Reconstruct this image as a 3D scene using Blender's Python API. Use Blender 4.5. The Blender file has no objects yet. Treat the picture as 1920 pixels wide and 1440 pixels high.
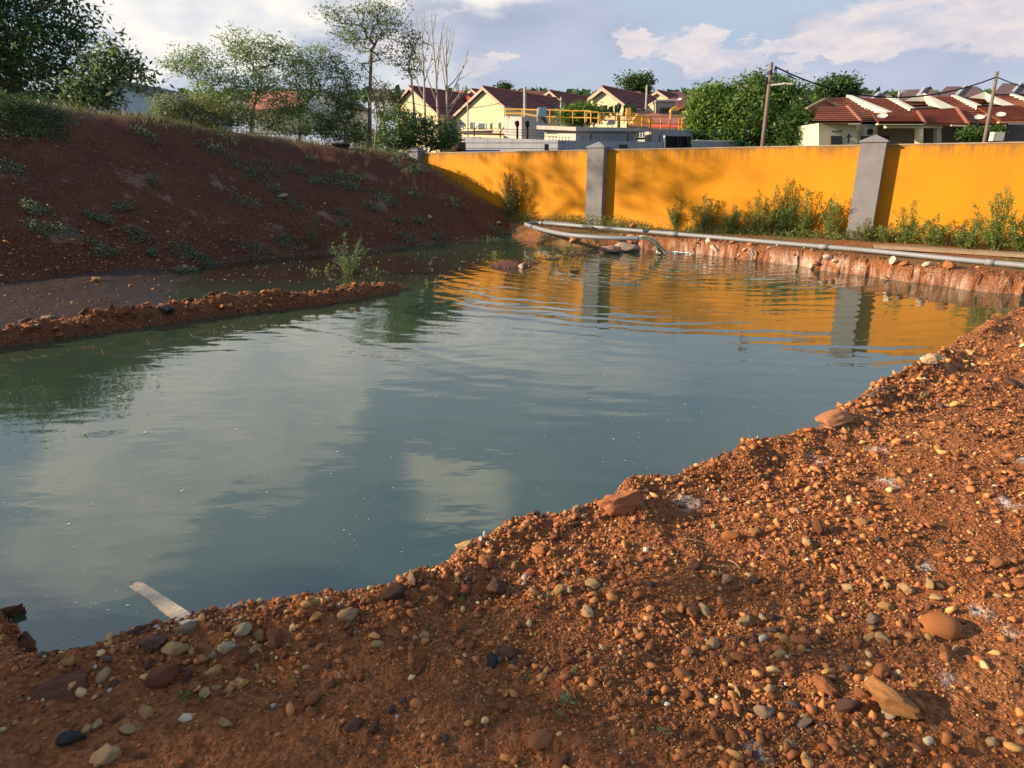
import bpy, math, random
import numpy as np
from mathutils import Vector

# ---------------------------------------------------------------- camera, world, sun, exposure
SC = bpy.context.scene
COL = SC.collection
FPX, PITCH, EYE = 1230.0, math.atan(402 / 1230), 1.85      # focal length in photo pixels, downward pitch, eye above the water
cam = bpy.data.cameras.new('camera'); camo = bpy.data.objects.new('camera', cam); COL.objects.link(camo)
camo.location = (0, 0, EYE); camo.rotation_euler = (math.pi / 2 - PITCH, 0, 0)
cam.sensor_width = 36; cam.lens = FPX / 1920 * 36; cam.clip_start = .05; cam.clip_end = 3000
SC.camera = camo
SC.render.engine = 'CYCLES'
SC.cycles.use_denoising = True
try: SC.cycles.denoiser = 'OPENIMAGEDENOISE'
except Exception: pass
SC.cycles.max_bounces = 6; SC.cycles.transparent_max_bounces = 4; SC.cycles.caustics_reflective = False
SC.view_settings.view_transform = 'Standard'; SC.view_settings.look = 'None'
SC.view_settings.exposure = 0.95; SC.view_settings.gamma = 1; SC.view_settings.use_curve_mapping = False

SUN_EL, SUN_AZ = math.radians(19.5), math.radians(-94)      # azimuth measured from +Y towards +X
sdir = Vector((math.sin(SUN_AZ) * math.cos(SUN_EL), math.cos(SUN_AZ) * math.cos(SUN_EL), math.sin(SUN_EL)))
sl = bpy.data.lights.new('sun', 'SUN'); so = bpy.data.objects.new('sun', sl); COL.objects.link(so)
sl.energy = 5.0; sl.angle = math.radians(.6); sl.color = (1, .79, .53)
so.rotation_euler = sdir.to_track_quat('Z', 'Y').to_euler()

cT, sT = math.cos(PITCH), math.sin(PITCH)
def ray(px, py):
    u = (px - 960) / FPX; v = (720 - py) / FPX
    return np.array([u, cT + v * sT, v * cT - sT])
def up(px, py, z=0.0):          # photo pixel -> point on the level z
    r = ray(px, py); t = (z - EYE) / r[2]
    return np.array([r[0] * t, r[1] * t, z])
def at(px, py, D):              # photo pixel -> point D metres ahead
    r = ray(px, py); t = D / r[1]
    return np.array([r[0] * t, D, EYE + r[2] * t])
def az_of(px, py):
    r = ray(px, py); return math.degrees(math.atan2(r[0], r[1]))
def te_of(px, py):
    r = ray(px, py); return r[2] / math.hypot(r[0], r[1])

# ---------------------------------------------------------------- node helpers
class NT:
    def __init__(s, tree): s.t = tree; tree.nodes.clear()
    def n(s, typ, **kw):
        nd = s.t.nodes.new(typ)
        for k, v in kw.items():
            if k == 'i':
                for a, b in v.items():
                    if hasattr(b, 'is_output') or isinstance(b, bpy.types.NodeSocket): s.t.links.new(b, nd.inputs[a])
                    else: nd.inputs[a].default_value = b
            else: setattr(nd, k, v)
        return nd
    def m(s, op, a, b=0.0, c=0.0, clamp=False):
        return s.n('ShaderNodeMath', operation=op, use_clamp=clamp, i={0: a, 1: b, 2: c}).outputs[0]
    def mix(s, f, a, b, bt='MIX'):
        nd = s.n('ShaderNodeMix', data_type='RGBA', blend_type=bt)
        for k, v in ((0, f), (6, a), (7, b)):
            if isinstance(v, bpy.types.NodeSocket): s.t.links.new(v, nd.inputs[k])
            else: nd.inputs[k].default_value = v if k == 0 else (tuple(v) + (1,))[:4]
        return nd.outputs[2]
    def noise(s, vec, scale, detail=4, rough=.55, dist=0.0):
        nd = s.n('ShaderNodeTexNoise', i={'Scale': scale, 'Detail': detail, 'Roughness': rough, 'Distortion': dist})
        if vec is not None: s.t.links.new(vec, nd.inputs['Vector'])
        return nd.outputs['Fac']
    def mr(s, v, a, b, c=0.0, d=1.0, smooth=False):
        nd = s.n('ShaderNodeMapRange', i={0: v, 1: a, 2: b, 3: c, 4: d})
        if smooth: nd.interpolation_type = 'SMOOTHSTEP'
        return nd.outputs[0]

# ---------------------------------------------------------------- sky with clouds
world = bpy.data.worlds.new('World'); SC.world = world; world.use_nodes = True
w = NT(world.node_tree)
sky = w.n('ShaderNodeTexSky'); sky.sky_type = 'NISHITA'; sky.sun_disc = False
sky.sun_elevation = SUN_EL; sky.sun_rotation = SUN_AZ; sky.air_density = 1.0; sky.dust_density = 1.2; sky.ozone_density = 1.5
tc = w.n('ShaderNodeTexCoord').outputs['Generated']
sep = w.n('ShaderNodeSeparateXYZ', i={0: tc})
X, Y, Z = sep.outputs
az = w.m('MULTIPLY', w.m('ARCTAN2', X, Y), 57.2958); el = w.m('MULTIPLY', w.m('ARCSINE', Z), 57.2958)
stretch = w.n('ShaderNodeCombineXYZ', i={0: X, 1: Y, 2: w.m('MULTIPLY', Z, 2.4)}).outputs[0]
n1 = w.noise(stretch, 4.0, 5, .5, .2); n2 = w.noise(stretch, 12, 5, .5, .1); n3 = w.noise(stretch, 1.7, 3, .5)
wa = w.m('MULTIPLY', w.m('SUBTRACT', n1, .5), 12.0); wb = w.m('MULTIPLY', w.m('SUBTRACT', n2, .5), 3.0)
azw = w.m('ADD', az, w.m('ADD', wa, wb)); elw = w.m('ADD', el, w.m('MULTIPLY', w.m('SUBTRACT', w.m('ADD', n2, w.m('MULTIPLY', n1, .6)), .8), 9.0))
n4 = w.noise(stretch, 26, 6, .6, .3); n5 = w.noise(w.n('ShaderNodeVectorMath', operation='ADD', i={0: stretch, 1: (3.1, 1.7, .4)}).outputs[0], 11, 6, .6)
azl = w.m('ADD', az, w.m('MULTIPLY', w.m('SUBTRACT', w.m('ADD', n4, n5), 1.0), 8.0)); ell = w.m('ADD', el, w.m('ADD', w.m('MULTIPLY', w.m('SUBTRACT', n4, .5), 4.5), w.m('MULTIPLY', w.m('SUBTRACT', n2, .5), 3.0)))
azd = w.m('ADD', az, w.m('MULTIPLY', w.m('SUBTRACT', w.m('ADD', n1, n5), 1.0), 9.0)); eld = w.m('ADD', el, w.m('MULTIPLY', w.m('SUBTRACT', w.m('ADD', n2, n1), 1.0), 5.0))
def blobs(lst, azw=None, elw=None):
    azw = azw or globals()['azw']; elw = elw or globals()['elw']; tot = None
    for (px, py, rx, ry, wt) in lst:
        if isinstance(px, str): a0, e0 = float(px), py
        else: a0, e0 = az_of(px, py), math.degrees(math.atan(te_of(px, py)))
        if py > 318 and not isinstance(px, str): e0 = -e0          # seen mirrored in the pond
        da = w.m('DIVIDE', w.m('SUBTRACT', azw, a0), rx); de = w.m('DIVIDE', w.m('SUBTRACT', elw, e0), ry)
        g = w.m('MULTIPLY', w.m('EXPONENT', w.m('MULTIPLY', w.m('ADD', w.m('MULTIPLY', da, da), w.m('MULTIPLY', de, de)), -1.0)), wt)
        tot = g if tot is None else w.m('ADD', tot, g)
    return tot
dark = blobs([(970, 62, 7, 3.0, 1.6), (830, 40, 7, 3, .9), (560, 60, 7, 3, .8), (1740, 85, 8, 3.4, 1.3), (1400, 135, 9, 2, .8), (300, 130, 8, 3, .45), (1000, 20, 9, 3, .5), ('60', 12, 16, 5, 1.0), ('-75', 10, 16, 5, 1.0), ('120', 14, 20, 6, 1.0), ('-130', 12, 22, 6, 1.0), ('180', 16, 25, 6, 1.0), ('35', 24, 12, 5, .6)], azd, eld)
lite = blobs([(1300, 100, 3.2, 1.7, 1.35), (1170, 85, 1.4, 1.2, 1.1), (915, 118, 2.2, 1.0, 1.0), (1400, 95, 3.5, .9, .8), (1560, 60, 3, 2, .7), (1860, 50, 4, 2.5, .9), (1700, 30, 3, 1.2, .8), (1520, 105, 2, .9, .8), (1640, 75, 2, .8, .8), (1780, 10, 4, 1, .9), (720, 90, 2.5, 1.0, .8), (840, 25, 2, .8, .6)], azl, ell)
warm = blobs([(270, 50, 7, 4, 1.2), (430, 20, 4, 3, .8), (440, 690, 8, 6, 1.6), (620, 650, 8, 3.5, 1.0), (900, 640, 11, 3, .75), (1150, 700, 10, 3, .5), (560, 800, 3.5, 5, .7), (330, 820, 6, 3, .9), (860, 930, 5, 2.6, 1.25), (760, 880, 3, 1.6, .7),
              (300, 930, 9, 2.2, .9), (160, 1040, 7, 3.5, .75), (600, 720, 2.5, 3, .9), (150, 860, 9, 3.5, .6), (800, 480, 5, 3, .7), ('70', 22, 14, 7, .9), ('-60', 30, 16, 8, .8), ('150', 25, 20, 8, .9), ('-120', 25, 20, 9, .8), ('20', 60, 20, 9, .5), ('-90', 50, 20, 9, .6)])
tex = w.mr(n1, .3, .7)
dk = w.m('MULTIPLY', w.mr(dark, .1, 1.0, 0, 1, True), .9); lt = w.m('MULTIPLY', w.mr(lite, .34, .72, 0, 1, True), .9)
hor = w.mr(el, 0, 11, .8, .0, True)
base = w.mix(.6, sky.outputs[0], (3.1, 4.7, 7.0))
base = w.mix(hor, base, (5.2, 5.2, 5.9))
base = w.mix(w.m('MULTIPLY', w.mr(n3, .42, .62, 0, 1, True), .35), base, (6.6, 6.4, 6.5))
greyc = w.mix(tex, (2.9, 3.35, 4.6), (4.7, 5.1, 6.4))
base = w.mix(dk, base, greyc)
litec = w.mix(w.mr(w.m('ADD', w.m('MULTIPLY', n4, .6), w.m('MULTIPLY', n5, .6)), .46, .74), (7.6, 6.6, 6.4), (4.9, 5.0, 6.0))
base = w.mix(lt, base, litec)
base = w.mix(w.m('MULTIPLY', w.mr(warm, .2, .95, 0, 1, True), .92), base, w.mix(w.mr(n2, .35, .65), (6.6, 6.7, 7.0), (9.4, 8.8, 7.9)))
bg = w.n('ShaderNodeBackground', i={'Color': base, 'Strength': .063})
w.t.links.new(bg.outputs[0], w.n('ShaderNodeOutputWorld').inputs[0])

# ---------------------------------------------------------------- materials
def lin(r, g, b):
    f = lambda c: ((c / 255 + .055) / 1.055) ** 2.4 if c > 10 else c / 255 / 12.92
    return (f(r), f(g), f(b))
MATS = {}
def mat(name, col, rough=.8, var=.25, scale=6.0, bump=0.0, bscale=30.0, attr=None, objcol=False, transl=0.0, metal=0.0, streak=0.0, spec=.3, stain=None):
    if name in MATS: return MATS[name]
    m = bpy.data.materials.new(name); m.use_nodes = True; t = NT(m.node_tree); MATS[name] = m
    geo = t.n('ShaderNodeTexCoord').outputs['Object']
    c = (tuple(col) + (1,))[:4]
    if attr: c = t.n('ShaderNodeAttribute', attribute_name=attr).outputs['Color']
    if objcol: c = t.n('ShaderNodeObjectInfo').outputs['Color']
    ns = t.noise(geo, scale, 5, .6)
    f = t.mr(ns, .25, .75, 1 - var, 1 + var)
    cc = t.n('ShaderNodeCombineXYZ', i={0: f, 1: f, 2: f}).outputs[0]
    out = t.mix(1.0, c if isinstance(c, bpy.types.NodeSocket) else c[:3], cc, 'MULTIPLY')
    if streak:                                                   # rain streaks running down
        mp = t.n('ShaderNodeMapping', i={'Vector': geo, 'Scale': (7, 7, .35)}).outputs[0]
        s2 = t.mr(t.noise(mp, 1.2, 5, .7), .5, .72, 0, streak)
        out = t.mix(s2, out, (.09, .07, .045))
    if stain:
        s3 = t.mr(t.noise(geo, stain[0], 6, .65), stain[1], stain[1] + .12, 0, stain[3])
        out = t.mix(s3, out, stain[2])
    p = t.n('ShaderNodeBsdfPrincipled', i={'Base Color': out, 'Roughness': rough, 'Metallic': metal, 'Specular IOR Level': spec})
    if bump:
        b = t.n('ShaderNodeBump', i={'Strength': .8, 'Distance': bump, 'Height': t.noise(geo, bscale, 6, .65)})
        t.t.links.new(b.outputs[0], p.inputs['Normal'])
    sh = p.outputs[0]
    if transl:
        tr = t.n('ShaderNodeBsdfTranslucent', i={'Color': out})
        sh = t.n('ShaderNodeMixShader', i={0: transl, 1: sh, 2: tr.outputs[0]}).outputs[0]
    t.t.links.new(sh, t.n('ShaderNodeOutputMaterial').inputs[0])
    return m

# ---------------------------------------------------------------- mesh helpers
def raw_mesh(name, V, F, m, smooth=False, cols=None, attrs=None):
    """V (n,3); F either an (m,k) int array or a list of tuples"""
    me = bpy.data.meshes.new(name)
    if isinstance(F, np.ndarray):
        k = F.shape[1]; me.vertices.add(len(V)); me.vertices.foreach_set('co', np.ascontiguousarray(V, dtype=np.float32).ravel())
        me.loops.add(F.size); me.loops.foreach_set('vertex_index', F.astype(np.int32).ravel())
        me.polygons.add(len(F)); me.polygons.foreach_set('loop_start', np.arange(0, F.size, k, dtype=np.int32))
        me.update(calc_edges=True)
    else:
        me.from_pydata([tuple(v) for v in V], [], F)
    if smooth: me.polygons.foreach_set('use_smooth', np.ones(len(me.polygons), dtype=bool))
    if cols is not None:
        a = me.attributes.new('col', 'FLOAT_COLOR', 'POINT'); c4 = np.ones((len(V), 4), dtype=np.float32); c4[:, :3] = cols
        a.data.foreach_set('color', c4.ravel())
    for k, v in (attrs or {}).items():
        a = me.attributes.new(k, 'FLOAT', 'POINT'); a.data.foreach_set('value', v.astype(np.float32))
    if m: me.materials.append(m)
    me.validate(); me.update()
    return me
def link(name, me, parent=None, loc=None, **props):
    o = bpy.data.objects.new(name, me); COL.objects.link(o)
    if parent: o.parent = parent
    if loc is not None: o.location = tuple(loc)
    for k, v in props.items(): o[k] = v
    return o
def thing(name, label, cat, loc=(0, 0, 0), group=None, rz=0.0):
    o = link(name, None, None, loc, label=label, category=cat, kind='thing')
    o.empty_display_size = .1; o.rotation_euler = (0, 0, rz)
    if group: o['group'] = group
    return o
class MB:
    def __init__(s): s.V = []; s.F = []
    def poly(s, pts):
        n = len(s.V); s.V += [tuple(p) for p in pts]; s.F.append(tuple(range(n, n + len(pts)))); return s
    def prism(s, pts, vec):
        pts = [np.array(p, float) for p in pts]; vec = np.array(vec, float); n = len(s.V); k = len(pts)
        nm = sum((np.cross(pts[i], pts[(i + 1) % k]) for i in range(k)), np.zeros(3))
        if np.dot(nm, vec) > 0: pts = pts[::-1]
        s.V += [tuple(p) for p in pts] + [tuple(p + vec) for p in pts]
        s.F.append(tuple(range(n, n + k))); s.F.append(tuple(range(n + 2 * k - 1, n + k - 1, -1)))
        for i in range(k):
            j = (i + 1) % k; s.F.append((n + j, n + i, n + k + i, n + k + j))
        return s
    def box(s, c, size, ax=(1, 0, 0)):
        """box centred at c, size (along ax, across, up); ax horizontal"""
        c = np.array(c, float); ax = np.array(ax, float); ax /= np.linalg.norm(ax); up_ = np.array([0, 0, 1.0]); ay = np.cross(up_, ax)
        a, b, h = [np.array(v) * k / 2 for v, k in zip((ax, ay, up_), size)]
        return s.prism([c - a - b - h, c + a - b - h, c + a + b - h, c - a + b - h], 2 * h)
    def tube(s, pts, r, n=6, cap=True):
        pts = [np.array(p, float) for p in pts]; rs = r if hasattr(r, '__len__') else [r] * len(pts); rings = []
        for i, p in enumerate(pts):
            d = pts[min(i + 1, len(pts) - 1)] - pts[max(i - 1, 0)]; d = d / (np.linalg.norm(d) + 1e-9)
            a = np.cross(d, [0, 0, 1] if abs(d[2]) < .9 else [1, 0, 0]); a /= np.linalg.norm(a); b = np.cross(d, a)
            st = len(s.V); rings.append(st)
            for k in range(n):
                t = 2 * math.pi * k / n; s.V.append(tuple(p + rs[i] * (math.cos(t) * a + math.sin(t) * b)))
        for i in range(len(pts) - 1):
            for k in range(n):
                k2 = (k + 1) % n; s.F.append((rings[i] + k, rings[i] + k2, rings[i + 1] + k2, rings[i + 1] + k))
        if cap: s.F.append(tuple(rings[0] + k for k in range(n))[::-1]); s.F.append(tuple(rings[-1] + k for k in range(n)))
        return s
    def build(s, name, m, parent=None, smooth=False, off=None, **props):
        V = np.array(s.V, float)
        if off is not None: V = V - np.array(off)
        me = raw_mesh(name, V, s.F, m, smooth)
        return link(name, me, parent, **props)
def one(name, mb, m, label, cat, smooth=False, group=None):
    o = mb.build(name, m, smooth=smooth, label=label, category=cat)
    o['kind'] = 'thing'
    if group: o['group'] = group
    return o

# value noise
def _h(i, j, s):
    n = (i.astype(np.int64) * 374761393 + j.astype(np.int64) * 668265263 + s * 1442695041) & 0x7fffffff
    n = ((n ^ (n >> 13)) * 1274126177) & 0x7fffffff
    return ((n ^ (n >> 16)) & 0xffff) / 65535.0
def vn(x, y, s=0):
    xi = np.floor(x); yi = np.floor(y); fx = x - xi; fy = y - yi; fx = fx * fx * (3 - 2 * fx); fy = fy * fy * (3 - 2 * fy)
    a = _h(xi, yi, s); b = _h(xi + 1, yi, s); c = _h(xi, yi + 1, s); d = _h(xi + 1, yi + 1, s)
    return (a * (1 - fx) + b * fx) * (1 - fy) + (c * (1 - fx) + d * fx) * fy
def fbm(x, y, f, o=4, s=0, g=.5):
    t = 0; a = 1; n = 0
    for k in range(o):
        t = t + a * (vn(x * f + 17.3 * k, y * f - 9.1 * k, s + k) - .5); n += a * .5; a *= g; f *= 2.03
    return t / n
def sstep(x, a, b):
    t = np.clip((x - a) / (b - a), 0, 1); return t * t * (3 - 2 * t)
rng = np.random.default_rng(7); random.seed(7)

# ---------------------------------------------------------------- terrain
near_edge = [(2150, 520), (2000, 545), (1925, 574), (1850, 602), (1800, 640), (1745, 668), (1700, 700), (1655, 718), (1612, 740), (1560, 775), (1528, 788), (1532, 808), (1470, 822), (1372, 836), (1340, 862), (1278, 885), (1235, 905),
             (1185, 908), (1140, 922), (1130, 950), (1060, 966), (1000, 976), (930, 990), (860, 1022), (800, 1066), (745, 1085), (690, 1112), (620, 1124), (560, 1132), (480, 1140), (400, 1158), (340, 1172), (250, 1190), (190, 1206), (120, 1212), (88, 1216), (86, 1200), (66, 1178), (62, 1150), (40, 1118), (-10, 1090)]
P_near = [up(x, y, .27)[:2] for x, y in near_edge]
far_edge = [(1000, 436), (1075, 444), (1125, 447), (1150, 444), (1192, 442), (1215, 444), (1250, 446), (1300, 450), (1400, 460), (1500, 471), (1600, 484), (1700, 495), (1800, 505), (1920, 517), (2060, 520)]
P_far = [up(x, y, .30)[:2] for x, y in far_edge]
POND = np.array(P_near + [(-3.0, 2.55), (-6, 2.6), (-10, 3.2), (-16, 5), (-16, 14), (-6, 21), (-.5, 20.0)] + P_far)
def seg_dist(x, y, pts, closed):
    P = np.array(pts); Q = np.roll(P, -1, 0) if closed else P[1:]; P = P if closed else P[:-1]
    best = np.full(x.shape, 1e9); tt = np.zeros(x.shape)
    for i, (a, b) in enumerate(zip(P, Q)):
        d = b - a; L = d @ d + 1e-12; t = np.clip(((x - a[0]) * d[0] + (y - a[1]) * d[1]) / L, 0, 1)
        q = (x - a[0] - t * d[0]) ** 2 + (y - a[1] - t * d[1]) ** 2
        mk = q < best; best = np.where(mk, q, best); tt = np.where(mk, i + t, tt)
    return np.sqrt(best), tt
def inside(x, y, P):
    r = np.zeros(x.shape, bool); n = len(P)
    for i in range(n):
        a, b = P[i], P[(i + 1) % n]
        c = (a[1] > y) != (b[1] > y)
        with np.errstate(divide='ignore', invalid='ignore'):
            r ^= c & (x < (b[0] - a[0]) * (y - a[1]) / (b[1] - a[1]) + a[0])
    return r
m_base = [(-200, 568), (0, 548), (150, 528), (300, 508), (420, 492), (560, 477), (700, 466), (860, 453), (1000, 438), (1090, 424), (1200, 405)]
m_top = [(-200, 175), (0, 190), (60, 197), (250, 214), (400, 238), (600, 268), (700, 279), (760, 286), (800, 308), (830, 327), (900, 370), (950, 398), (1000, 419), (1050, 430)]
b_az = np.array([-180, -90, -62] + [az_of(*p) for p in m_base]); b_R = np.array([18, 15, 13.2] + [float(np.hypot(*up(*p, .0)[:2])) for p in m_base])
b_m = np.array([.5, .5, .5, .5, .52, .53, .53, .52, .5, .47, .42, .36, .3, .28])
t_az = np.array([-180, -90, -62] + [az_of(*p) for p in m_top]); t_te = np.array([.10, .10, .095] + [te_of(*p) for p in m_top])
ridge_px = [(-260, 655, .2), (0, 612, .2), (100, 591, .25), (200, 576, .27), (300, 563, .27), (400, 551, .28), (500, 543, .27), (600, 537, .24), (680, 533, .17), (740, 534, .08), (790, 536, -.1)]
RIDGE = [up(x, y, max(z, 0))[:2] for x, y, z in ridge_px]; RZ = np.array([p[2] for p in ridge_px])
r_az = np.array([math.degrees(math.atan2(*p)) for p in RIDGE]); r_R = np.array([math.hypot(*p) for p in RIDGE])
ISL = [(*up(958, 499, 0)[:2], .55, .14), (*up(1000, 494, 0)[:2], .35, .07), (*up(1035, 486, 0)[:2], .5, .07), (*up(1075, 477, 0)[:2], .6, .09), (*up(1115, 468, 0)[:2], .7, .12), (*up(1160, 462, 0)[:2], .7, .22), (*up(1190, 458, 0)[:2], .6, .3),
       (*up(830, 528, 0)[:2], .3, .02)]
def terrain(x, y, full=False):
    R = np.hypot(x, y); A = np.degrees(np.arctan2(x, y))
    d, tt = seg_dist(x, y, POND, True); ins = inside(x, y, POND); sd = np.where(ins, d, -d)
    lump = fbm(x, y, 3.3, 4, 3, .6); big = fbm(x, y, .8, 3, 11)
    far = (y > 7.9) & (x > 1.2) | (y > 11)
    near = ~far
    land = .30 + .035 * fbm(x, y, .7, 3, 5) + .018 * fbm(x, y, 4, 4, 8, .6)
    land = land + np.where(near, .05 * np.clip(fbm(x, y, 1.5, 3, 21), -.3, 1) * sstep(R, .8, 2), 0)
    sdn = sd + lump * .07 + big * .06 + np.where(far, fbm(x, y, 2.4, 4, 31, .6) * .19, 0)
    soft = far * sstep(A, az_of(1175, 450), az_of(1110, 450))
    edge_fall = sstep(sdn, -.10 - .75 * soft, .2 + .35 * soft)
    rim = np.exp(-((sdn + .12) / .16) ** 2) * np.where(near, .05 + .05 * lump, .03 * lump) + np.where(near, .016 * fbm(x, y, 13, 4, 35, .65) + .014 * np.clip(fbm(x, y, 5, 3, 36), -.2, 1), 0)
    z = land + rim - edge_fall * .85 - .25 * sstep(sd, .2, 2)
    # rising ground behind the boundary wall, out to the housing
    z = z + np.where(R > 30, 0, 0) + sstep(y, 30, 75) * 2.6
    # mound
    Rb = np.interp(A, b_az, b_R); m = np.interp(A, b_az, b_m); te = np.interp(A, t_az, t_te)
    Rc = (EYE + m * Rb) / np.maximum(m - te, .05); Hc = np.maximum(EYE + te * Rc, .3)
    lm = m * (R - Rb) + .09 * fbm(x, y, 1.1, 4, 41) + .05 * np.clip(fbm(x, y, 4, 4, 44, .6), -.4, 1)
    lm = np.where(lm > 0, lm * 1.0, lm * .6)
    k = .35; cap_ = Hc + .06 * fbm(x, y, 1.1, 3, 47) - .03 * np.maximum(R - Rc, 0)
    h = np.clip(.5 + .5 * (cap_ - lm) / k, 0, 1); mound = cap_ * (1 - h) + lm * h - k * h * (1 - h)
    mask = sstep(A, 8.0, 3.5)
    fade = sstep(R - Rc, 26, 12)
    mound = np.where(A < 8, mound * mask - (1 - mask) * .5, -1); mound = np.where(R > Rc + 10, mound * fade, mound)
    # ridge of rubble
    dr, tr = seg_dist(x, y, RIDGE, False); rz = np.interp(tr, np.arange(len(RZ)), RZ)
    wd = .42 + .08 * big
    rfront = R < np.interp(A, r_az, r_R)
    ridge = rz * .82 - np.where(rfront, .42 * (dr / .24) ** 2.2, .275 * (dr / wd) ** 1.5) + .10 * lump + .05 * fbm(x, y, 9, 3, 33, .6)
    # wet mud flat behind the ridge
    Rr = np.interp(A, r_az, r_R); mud = .085 - .14 * sstep(A, az_of(150, 560), az_of(470, 530)) + .03 * big + .02 * lump
    mud = np.where((R > Rr - .1) & (A < az_of(500, 530)), mud, -1)
    isl = np.full(x.shape, -1.0)
    for (ix, iy, ir, ih) in ISL:
        q = ((x - ix) ** 2 + ((y - iy) * 1.3) ** 2) / ir ** 2
        isl = np.maximum(isl, ih * 1.3 * np.exp(-q * 1.6) - .06 + .03 * lump)
    zz = np.maximum.reduce([z, mound, ridge, mud, isl])
    if not full: return zz
    kind = np.zeros(x.shape, int)
    kind = np.where((mound >= zz - 1e-6) & (mound > .0), 1, kind); kind = np.where((ridge >= zz - 1e-6) & (ridge > -.3), 2, kind)
    kind = np.where((mud >= zz - 1e-6) & (mud > -.5), 3, kind); kind = np.where(isl >= zz - 1e-6, 4, kind)
    return zz, kind, sd, sdn, far, Rc, Hc
def tz(x, y): return float(terrain(np.array([float(x)]), np.array([float(y)]))[0])
def on_ground(px, py):
    """walk along the pixel's ray until it meets the terrain"""
    r = ray(px, py); L = np.linalg.norm(r[:2]); ts = np.geomspace(1.0, 60, 2500) / L
    Zr = EYE + r[2] * ts; Zt = np.maximum(terrain(r[0] * ts, r[1] * ts), 0.0)
    i = np.argmax(Zr <= Zt)
    if Zr[i] > Zt[i]: i = len(ts) - 1
    t = ts[i]; return np.array([r[0] * t, r[1] * t, max(Zt[i], Zr[i]) if i < len(ts) - 1 else Zt[i]])

angs = np.concatenate([np.linspace(-180, -75, 30)[:-1], np.linspace(-75, -46, 40)[:-1], np.linspace(-46, 46, 800)[:-1], np.linspace(46, 70, 40)[:-1], np.linspace(70, 180, 32)[:-1]])
rr = [.25]
while rr[-1] < 900:
    r_ = rr[-1]; rr.append(r_ * (1.03 if r_ < .9 else 1.0075 if r_ < 6.5 else 1.0046 if r_ < 18.5 else 1.012 if r_ < 30 else 1.08))
rr = np.array(rr)
RRg, AA = np.meshgrid(rr, np.radians(angs), indexing='ij')
gx = RRg * np.sin(AA); gy = RRg * np.cos(AA)
sh = gx.shape
gz, gk, gsd, gsdn, gfar, gRc, gHc = [a.reshape(sh) for a in terrain(gx.ravel(), gy.ravel(), True)]
nr, na = sh
# pull the steep bank faces about sideways so that they are rough, not sheets
jit = fbm(gx + gz * 5, gy - gz * 4.1, 5.0, 4, 91, .65) * np.where(gfar, .08, .05) * np.exp(-(gsdn / .25) ** 2) * (RRg < 20)
gxx = gx + jit; gyy = gy + np.roll(jit, 7, 1)
# colours of the soil itself
fine = fbm(gx, gy, 7, 4, 61, .6); mid = fbm(gx, gy, 1.3, 4, 63); coarse = fbm(gx, gy, .35, 3, 65)
C = np.zeros(sh + (3,)); 
def cset(mask, c): 
    mk = np.clip(mask, 0, 1)[..., None]; C[:] = C * (1 - mk) + np.array(c) * mk
C[:] = (.29, .103, .038)
cset(sstep(mid, .05, .6) * .6, (.40, .17, .066)); cset(sstep(-mid, .1, .6) * .5, (.20, .066, .026)); cset(sstep(coarse, .1, .5) * .3, (.42, .17, .06))
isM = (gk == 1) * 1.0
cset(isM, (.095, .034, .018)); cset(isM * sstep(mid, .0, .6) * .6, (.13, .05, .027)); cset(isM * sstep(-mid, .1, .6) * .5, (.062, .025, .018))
white_m = isM * sstep(fbm(gx, gy, 1.7, 4, 71, .65), .30, .5) * sstep(gz, .3, .8) * sstep(gz, 2.4, 1.2)
cset(white_m * .5, (.34, .24, .20))
cset((gk == 3) * 1.0, (.034, .017, .012)); cset((gk == 2) * .62, (.13, .052, .028)); cset((gk == 4) * 1.0, (.12, .055, .04))
# pale clay in the far bank, near the waterline
pale = (np.degrees(np.arctan2(gx, gy)) > az_of(1150, 450)) * gfar * (gsdn > -.14) * (gsdn < .35) * sstep(gz + .12 * fbm(gx, gy, 2.2, 3, 74), .27, .15) * sstep(fbm(gx * 1.0 + gz * 2.6, gy * 1.0 - gz * 3.4, 1.9, 5, 73, .7), -.14, .06) * (gx > 0)
cset(pale * .9, (.66, .46, .36)); cset(gfar * (gsdn > -.14) * (gsdn < .35) * (gx > 0) * sstep(fine, -.3, .3) * .5, (.20, .075, .035)); cset(gfar * (gk == 0) * (gsdn < -.05) * (gsdn > -1.6) * .55, (.17, .075, .035))
# grass-grown soil behind the far bank, and on the mound top
gr = (gfar * (gsd < -.25) * (gk == 0) * sstep(mid + .3 * fine, -.15, .35)); cset(gr * .6, (.15, .13, .045))
topm = isM * sstep(RRg - gRc, -.5, .5); cset(topm * .7, (.13, .12, .05)); cset((RRg > 26) * 1.0 * (gk != 1), (.09, .10, .04))
wet = np.exp(-np.clip(gz, 0, 1) / .055) * (gz < .4); C *= (1 - .45 * wet[..., None]); wetn = np.clip(wet * .8 + (gk == 3) * .5, 0, 1)
# white mineral crust patches on the near bank
def crust(px, py, r, a=.8):
    p = up(px, py, .3); q = np.hypot(gx - p[0], gy - p[1]) + .6 * r * fbm(gx, gy, 14, 3, 77)
    cset(sstep(q, r, r * .3) * a * sstep(fbm(gx, gy, 30, 2, 78), -.5, .1), (.62, .56, .52))
for c_ in [(1415, 1402, .04), (1440, 1425, .04), (1530, 862, .07), (1640, 845, .08), (1660, 900, .09), (1150, 950, .10, .5), (1560, 800, .13, .5), (1905, 870, .08), (1730, 1065, .05), (1840, 1153, .05), (1895, 1185, .05), (1775, 1275, .06, .4), (1745, 690, .18, .5), (1890, 950, .07), (1640, 750, .1, .5), (1290, 950, .08, .5), (1195, 960, .09, .45)]: crust(*c_)

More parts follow.
